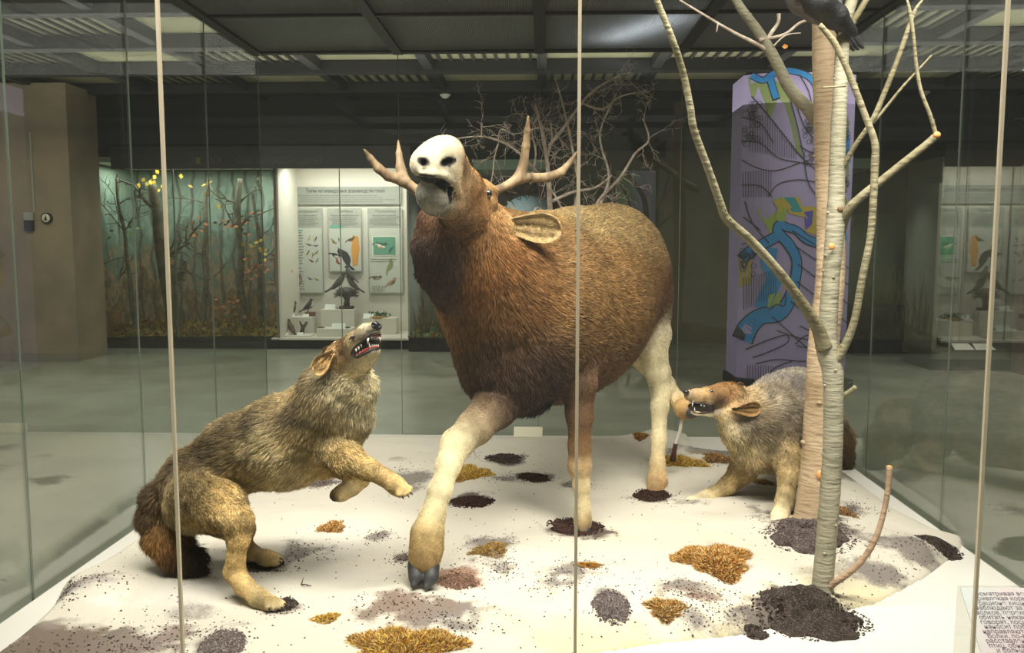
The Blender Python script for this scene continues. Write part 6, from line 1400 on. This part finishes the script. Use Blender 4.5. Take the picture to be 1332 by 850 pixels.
# ================================================================== reed vitrine (behind the moose's chest)
x0, x1 = rx_(534), rx_(716); vd = empty('reed_cabinet', room((x0 + x1) / 2, 13.7, FZ)); tag(vd, 'glass cabinet of tall dry reeds right of the white cabinet', 'cabinet')
MB().rbox(x0, x1, DB - .3, 14.7, FZ, rz_(440, DB - .3)).build('plinth', M_dark, vd); MB().rbox(x0, x1, 14.6, 14.7, FZ, rz_(275)).build('back_panel', mat('grey green backdrop', (112, 122, 100), .8, (84, 92, 78), 1.2), vd)
MB().rbox(x0, x0 + .03, DB - .3, 14.6, rz_(440, DB - .3), rz_(232)).build('glass_pane', M_glassb, vd); MB().rbox(x0, x1, DB - .3, DB - .292, rz_(440, DB - .3), rz_(232)).build('glass_pane', M_glassb, vd)
area('cabinet_lamp', room((x0 + x1) / 2, 13.8, rz_(236)), 1.6, .5, 18, (.97, 1, .92), (0, 0, 0), math.radians(100))
rgr = random.Random(8); mb = MB(); zb2 = rz_(440, DB - .3)
for i in range(170):
    x = rgr.uniform(x0 + .05, x0 + 1.1); d = DB + rgr.uniform(-.2, .9); h_ = rgr.uniform(.3, 1.15); lean = rgr.gauss(0, .12)
    mb.tube([room(x, d, zb2), room(x + lean * .4, d, zb2 + h_ * .6), room(x + lean, d, zb2 + h_)], [.008, .006, .002], 4)
tag(mb.build('reeds', mat('dry reed', (150, 132, 82), .8, (104, 100, 60), 5)), 'clump of dry yellow reeds behind the moose\'s chest', 'reeds', kind='stuff')
litter('leaf_litter', 536, 640, DB - .25, 14.3, zb2, [(120, 112, 60), (150, 120, 66), (92, 130, 96), (110, 84, 52)], 1600, 'brown and green leaf litter at the foot of the reeds', hgt=.06)
# upper vitrine seen behind the antlers with a brown log arch
t = empty('upper_vitrine', room(rx_(664), 13.4, rz_(290))); tag(t, 'pale green topped glass vitrine behind the right antler', 'vitrine')
MB().rbox(rx_(615), rx_(712), DB - .1, 14.4, rz_(222), rz_(209)).build('pale_top', mat('pale green top', (150, 176, 158), .6), t)
MB().rbox(rx_(650), rx_(712), 14.2, 14.25, rz_(300), rz_(232)).build('blue_backdrop', mat('pale blue backdrop', (150, 176, 186), .7), t)
MB().rbox(rx_(615) - .02, rx_(615) + .02, DB - .1, DB, rz_(290), rz_(208)).build('post', M_black, t)
mb = MB(); p_ = [on(640, 300, 13.7), on(648, 262, 13.7), on(668, 246, 13.7), on(690, 244, 13.6), on(722, 252, 13.5)]; mb.tube(*smooth_path(p_, [.17, .16, .15, .13, .14], 5), 12)
for _ in range(90): q = random.randrange(4); tt_ = random.random(); p = p_[q] * np.array(1 - tt_) + np.array(p_[q + 1]) * tt_ if False else np.array(p_[q]) * (1 - tt_) + np.array(p_[q + 1]) * tt_; twigs(mb, p, (random.gauss(0, 1), -.5, random.gauss(0, 1)), .24, .012, 0, rgr)
tag(mb.build('log', mat('ragged brown log', (96, 66, 54), .9, (62, 42, 34), 12, bump=.7, bscale=20)), 'ragged brown arched log in the vitrine behind the antlers', 'log')
# black column beside the vitrine
tag(panel(711, 724, 188, 448, 12.9, .3, M_black, 'column'), kind='structure')
# fascia lettering
fs = MB().rbox(rx_(150, 12.93), rx_(535, 12.93), 12.9, 12.95, rz_(219, 12.93), rz_(190, 12.93)).build('sign_fascia', mat('charcoal fascia', (34, 33, 31), .5)); tag(fs, 'long dark fascia sign with grey capitals above the lit cabinets', 'sign')
M_let = mat('dim grey lettering', (92, 90, 84), .6); DL = 12.897
o = text('ЭК', 247, 210, DL, .135, M_let, fs); o = text('МЕЖВИДОВЫЕ ВЗАИМООТНОШЕНИЯ', 269, 209.5, DL, .135, M_let, fs, fit=rx_(418, DL) - rx_(269, DL))
panel(259, 264, 205, 214, DL - .003, .003, mat('mustard square mark', (128, 112, 44), .6), 'square_mark', fs)
for a, b2 in ((292, 310), (470, 540)): panel(a, b2, 196, 216, 12.893, .004, M_navy, 'navy_panel', fs) if a < 300 else None
# lilac and green reflection over the olive wall, built as a solid panel
t = empty('poster_reflection', on(828, 300, 14.18)); tag(t, 'lilac and green poster high on the olive wall over the moose\'s rump', 'poster reflection')
M_p1 = mat('lilac print', (156, 140, 168), .6, (134, 158, 160), 5); panel(800, 852, 222, 300, 14.17, .02, M_p1, 'sheet', t)
mb = MB(); mb.prism([on(x, y, 14.16) for x, y in ((802, 224), (818, 224), (822, 262), (812, 282), (803, 262))], (0, .006, 0)); mb.build('green_patch', mat('print green', (140, 160, 104), .7), t)
mb = MB(); limb(mb, [(842, 300, 13.9, 4), (838, 260, 13.9, 3.4), (824, 236, 13.9, 2.4), (815, 224, 13.9, 1.6)], 77, 8); limb(mb, [(826, 300, 13.9, 1.6), (818, 262, 13.9, 1.4), (806, 238, 13.9, 1)], 78, 6); mb.build('drawn_trunk', M_log, t)

# ================================================================== mural reflection, built as a solid column behind the case
DM = 9.6
xm0, xm1 = toroom(966, 318, DM)[0], toroom(1112, 318, DM)[0]; zm1 = toroom(1040, 82, DM)[1]
col = empty('mural_reflection', room((xm0 + xm1) / 2, DM + .4, FZ)); tag(col, 'lilac mural reflection modelled as a solid column, with blue river and black-lined map shapes', 'column')
M_mur = mat('lilac mural ground', (150, 136, 180), .75, (164, 150, 192), 1.2)
mb = MB(); n_ = 18; prof = []
for i in range(n_ + 1):
    q = i / n_; x = xm0 + (xm1 - xm0) * q; d = DM + .16 * (2 * q - 1) ** 4; prof.append((x, d))
prof2 = prof + [(xm1, DM + .7), (xm0, DM + .7)]
mb.prism([room(x, d, FZ) for x, d in prof2], (0, 0, zm1 - .1 - FZ)).build('mural_body', M_mur, col)
MB().rbox(xm0 - .03, xm1 + .03, DM - .02, DM + .72, FZ, FZ + .12).build('mural_base', M_dark, col)
def msurf(px, py, off=.004):
    x, z = toroom(px, py, DM); q = min(max((x - xm0) / (xm1 - xm0), 0), 1); d = DM + .16 * (2 * q - 1) ** 4
    return room(x, d - off, z)
def mpatch(pts, m, off=.004, nm='painted_shape'):
    # triangulated fan grid following the face
    P = [msurf(x, y, off) for x, y in pts]; mb = MB(); bm = bmesh.new(); vs = [bm.verts.new(p) for p in P]; bm.faces.new(vs); bmesh.ops.triangulate(bm, faces=bm.faces[:]); mb.add([v.co[:] for v in bm.verts], [[v.index for v in f.verts] for f in (bm.verts.index_update() or bm.faces)]); bm.free(); o = mb.build(nm, m, col); return o
M_blue = mat('mural blue', (34, 112, 178), .7, (42, 132, 190), 3); M_grn = mat('mural green', (122, 134, 86), .7, (136, 146, 96), 3); M_yel = mat('mural ochre', (170, 148, 58), .7); M_vio = mat('mural violet', (74, 66, 160), .7); M_ml = mat('mural black line', (22, 22, 30), .7); M_lime = mat('mural lime', (138, 156, 66), .7)
def strip(pts, w0, m, off=.006, nm='painted_band', sub=4, widths=None):
    pp, ww = smooth_path([np.array([x, y, 0.]) for x, y in pts], widths or [w0] * len(pts), sub); mb = MB(); vs = []; fs = []
    for i, p in enumerate(pp):
        a = pp[max(0, i - 1)]; b2 = pp[min(len(pp) - 1, i + 1)]; t = b2 - a; t = t / (np.linalg.norm(t) + 1e-9); n = np.array([-t[1], t[0]]); vs.append(msurf(p[0] + n[0] * ww[i] / 2, p[1] + n[1] * ww[i] / 2, off)); vs.append(msurf(p[0] - n[0] * ww[i] / 2, p[1] - n[1] * ww[i] / 2, off))
    for i in range(len(pp) - 1): fs.append((2 * i, 2 * i + 1, 2 * i + 3, 2 * i + 2))
    mb.add(vs, fs); return mb.build(nm, m, col)
mpatch([(976, 98), (992, 100), (1008, 104), (1024, 116), (1044, 206), (1034, 196), (1000, 150), (980, 124)], M_grn)
mpatch([(1006, 260), (1016, 256), (1022, 264), (1008, 268)], M_lime); mpatch([(986, 272), (1010, 278), (1012, 288), (1004, 308), (998, 296)], M_lime)
mpatch([(1020, 258), (1040, 256), (1042, 268), (1074, 270), (1076, 296), (1060, 306), (1046, 300), (1050, 284), (1026, 278)], M_yel); mpatch([(1046, 276), (1058, 274), (1056, 292), (1048, 300)], M_vio); mpatch([(1020, 257), (1034, 257), (1044, 276), (1030, 276)], mat('mural teal', (40, 132, 140), .7)); mpatch([(966, 330), (990, 326), (1004, 332), (1000, 348), (970, 352)], M_vio, .003); mpatch([(966, 336), (980, 330), (978, 370), (966, 374)], M_yel, .005)
mpatch([(1000, 384), (1016, 380), (1014, 398), (998, 400)], M_lime, .0075); mpatch([(1096, 150), (1108, 156), (1109, 230), (1098, 262), (1092, 240), (1100, 200)], M_grn); mpatch([(984, 90), (1000, 92), (1004, 130), (996, 132)], M_blue, .003) if False else None
BL1 = [(980, 96), (994, 104), (1006, 96), (1024, 92), (1044, 96), (1058, 106), (1064, 124), (1064, 142)]
strip(BL1, 9, M_ml, .005); strip(BL1, 7, M_blue, .007); strip([(1002, 102), (1006, 116), (1010, 130)], 10, M_ml, .005); strip([(1002, 100), (1006, 116), (1010, 128)], 8, M_blue, .0075)
BL2 = [(968, 444), (976, 426), (990, 412), (1012, 408), (1026, 392), (1034, 364), (1036, 338), (1026, 318), (1012, 302), (1014, 292), (1024, 296), (1036, 300), (1050, 312), (1070, 318)]
strip(BL2, 0, M_ml, .005, widths=[26, 24, 22, 22, 18, 15, 14, 15, 14, 12, 12, 12, 13, 13]); strip(BL2, 0, M_blue, .007, widths=[23, 21, 19, 19, 15, 12, 11, 12, 11, 9, 9, 9, 10, 10])
BL3 = [(1014, 306), (996, 316), (980, 326), (968, 338)]; strip(BL3, 15, M_ml, .0052); strip(BL3, 12, M_blue, .0072)
strip([(1002, 322), (1000, 340), (1008, 360), (1002, 376), (996, 390), (992, 402)], 20, M_blue, .0068); strip([(1094, 150), (1104, 176), (1108, 210)], 8, M_blue, .005)
LN = [[(980, 124), (1000, 150), (1044, 206), (1078, 232)], [(1024, 116), (1036, 160), (1046, 206)], [(968, 182), (990, 186), (1010, 204), (1030, 210), (1060, 214)], [(968, 206), (986, 218), (1010, 222), (1040, 212)], [(1000, 256), (1012, 240), (1040, 234), (1074, 240)], [(972, 262), (980, 290), (1000, 316)], [(968, 240), (990, 242), (1004, 256)],
      [(1030, 300), (1110, 350)], [(1034, 320), (1110, 372)], [(1038, 344), (1110, 398)], [(1036, 366), (1110, 424)], [(1028, 392), (1110, 456)], [(1004, 412), (1060, 462)], [(1024, 92), (1034, 130), (1048, 168), (1070, 190)], [(1040, 98), (1052, 120), (1058, 150)],
      [(972, 456), (996, 444), (1022, 436), (1024, 446), (1000, 458), (980, 466)], [(984, 474), (1010, 468), (1050, 470), (1100, 462)], [(1034, 448), (1050, 436), (1066, 444), (1052, 452), (1036, 450)], [(996, 500), (1006, 480), (1030, 470)], [(1010, 430), (1040, 440), (1080, 448), (1104, 470)], [(1040, 424), (1062, 434), (1090, 440)], [(968, 318), (984, 314)], [(1000, 404), (1010, 396), (1020, 398), (1022, 384)]]
lm = []
for l_ in LN: strip(l_, 1.3, M_ml, .009, 'painted_line')
mpatch([(1062, 300), (1076, 296), (1078, 320), (1064, 322)], M_lime, .0062); mpatch([(1006, 262), (1020, 258), (1030, 270), (1014, 276)], M_yel, .0066); mpatch([(1012, 268), (1024, 272), (1020, 290), (1008, 286)], M_lime, .007)
mpatch([(1090, 262), (1106, 256), (1108, 290), (1094, 300)], M_lime, .006); mpatch([(1086, 300), (1104, 292), (1106, 312), (1090, 318)], M_blue, .0064)
for l_ in ([(1046, 206), (1052, 240), (1072, 262), (1100, 270)], [(968, 150), (990, 160), (1006, 186)], [(970, 282), (990, 300)], [(1040, 190), (1060, 200), (1100, 204)], [(1094, 130), (1104, 170), (1096, 210), (1104, 250)], [(1000, 512), (1030, 488), (1070, 490), (1108, 500)]): strip(l_, 1.3, M_ml, .0092, 'painted_line')
# fine hatching and cell patterns, one mesh each
def hatch(x0_, x1_, step, ya, yb, nm='painted_hatching'):
    mb = MB(); x = x0_
    while x < x1_:
        a_, b_ = ya(x), yb(x); P = [msurf(x - .3, a_, .0085), msurf(x + .3, a_, .0085), msurf(x + .3, b_, .0085), msurf(x - .3, b_, .0085)]; mb.add(P, [(0, 1, 2, 3)]); x += step
    mb.build(nm, M_ml, col)
hatch(978, 1038, 3, lambda x: 150 + max(0, (x - 1000)) * 1.2, lambda x: 196 + (x - 978) * .2); hatch(970, 1006, 3, lambda x: 222, lambda x: 256); hatch(970, 1010, 3, lambda x: 362 - (x - 970) * .3, lambda x: 404 - (x - 970) * .6); hatch(974, 1050, 3.2, lambda x: 476, lambda x: 515)
def cells(x0_, x1_, y0_, y1_, n, seed):
    rg = random.Random(seed); mb = MB()
    for _ in range(n):
        cx_, cy_ = rg.uniform(x0_, x1_), rg.uniform(y0_, y1_); r_ = rg.uniform(2.6, 4.2); k = rg.randint(5, 6); ps = [(cx_ + r_ * math.cos(6.283 * j / k + _), cy_ + r_ * 1.1 * math.sin(6.283 * j / k + _)) for j in range(k)]
        for j in range(k):
            (ax_, ay_), (bx_, by_) = ps[j], ps[(j + 1) % k]; l = math.hypot(bx_ - ax_, by_ - ay_) + 1e-6; nx_, ny_ = -(by_ - ay_) / l * .3, (bx_ - ax_) / l * .3
            mb.add([msurf(ax_ + nx_, ay_ + ny_, .0095), msurf(ax_ - nx_, ay_ - ny_, .0095), msurf(bx_ - nx_, by_ - ny_, .0095), msurf(bx_ + nx_, by_ + ny_, .0095)], [(0, 1, 2, 3)])
    mb.build('painted_cells', M_ml, col)
cells(970, 992, 132, 186, 34, 1); cells(1046, 1068, 156, 214, 40, 2); cells(1092, 1108, 150, 240, 34, 3); cells(968, 984, 326, 366, 16, 4)

# ================================================================== reflected cabinet at the far right, built as solid boxes
DR0 = 11.2
def px2(px): return toroom(px, 318, DR0)[0]
def pz2(py): return toroom(1280, py, DR0)[1]
rc = empty('cabinet_reflection', room(px2(1300), DR0 + .5, FZ)); tag(rc, 'reflection of a cabinet at the far right, modelled in dim grey with green poster and leaflets', 'cabinet')
M_dim = mat('dull grey green panel', (112, 110, 92), .7, (96, 94, 80), 2)
MB().rbox(px2(1222), px2(1420), DR0 + .8, DR0 + .85, pz2(468), pz2(238)).build('back_panel', M_dim, rc); MB().rbox(px2(1218), px2(1420), DR0, DR0 + .9, pz2(468), pz2(456)).build('shelf', M_dim, rc); MB().rbox(px2(1218), px2(1420), DR0, DR0 + .9, FZ, pz2(468)).build('plinth', M_black, rc); MB().rbox(px2(1218), px2(1224), DR0, DR0 + .85, pz2(468), pz2(238)).build('side_panel', M_dim, rc)
MB().rbox(px2(1236), px2(1276), DR0 + .78, DR0 + .8, toroom(1256, 340, DR0 + .8)[1], toroom(1256, 308, DR0 + .8)[1]).build('green_poster', mat('green poster', (52, 110, 66), .6, (90, 150, 100), 9), rc)
t = MB().rbox(px2(1254), px2(1290), DR0 + .3, DR0 + .6, pz2(456), pz2(422)).build('podium', M_dim); tag(t, 'grey podium of the reflected cabinet at the far right', 'podium')
mb = MB()
for _ in range(70): p = np.array(room(px2(1272) + rgn.gauss(0, .12), DR0 + .45 + rgn.gauss(0, .05), pz2(422))); a = Vector((rgn.gauss(0, .5), rgn.gauss(0, .3), rgn.uniform(.4, 1))).normalized() * rgn.uniform(.06, .13); b2 = a.orthogonal().normalized() * .03; mb.add([p, Vector(p) + a * .5 + b2, Vector(p) + a, Vector(p) + a * .5 - b2], [(0, 1, 2, 3)], 0)
tag(mb.build('dark_plant', mat('very dark leaf', (26, 34, 24), .7)), 'dark leafy plant on the podium of the reflected right cabinet', 'plant')
for px, lab in ((1264, 'left open leaflet on the shelf of the reflected right cabinet'), (1292, 'right open leaflet on the shelf of the reflected right cabinet')):
    x = px2(px); z = pz2(456); tag(MB().prism([room(x - .14, DR0 + .02, z), room(x - .10, DR0 + .2, z + .06), room(x + .12, DR0 + .2, z + .06), room(x + .12, DR0 + .02, z)], (0, 0, .008)).build('leaflet', M_white), lab, 'leaflet', 'leaflets in the reflected right cabinet')
x = px2(1345); tag(MB().rbox(px2(1318), px2(1420), DR0 - .4, DR0 - .1, FZ, pz2(215)).build('wall_right', mat('pink-grey plaster', (120, 100, 92), .8)), kind='structure')
# dark low bench behind the olive wall's right end
t = MB().rbox(toroom(1112, 400, 12.6)[0], toroom(1222, 400, 12.6)[0], 12.6, 13.3, FZ, toroom(1160, 400, 12.6)[1]).build('dark_counter', M_black, bevel=.02); tag(t, 'low black counter against the olive wall right of the mural reflection', 'counter')
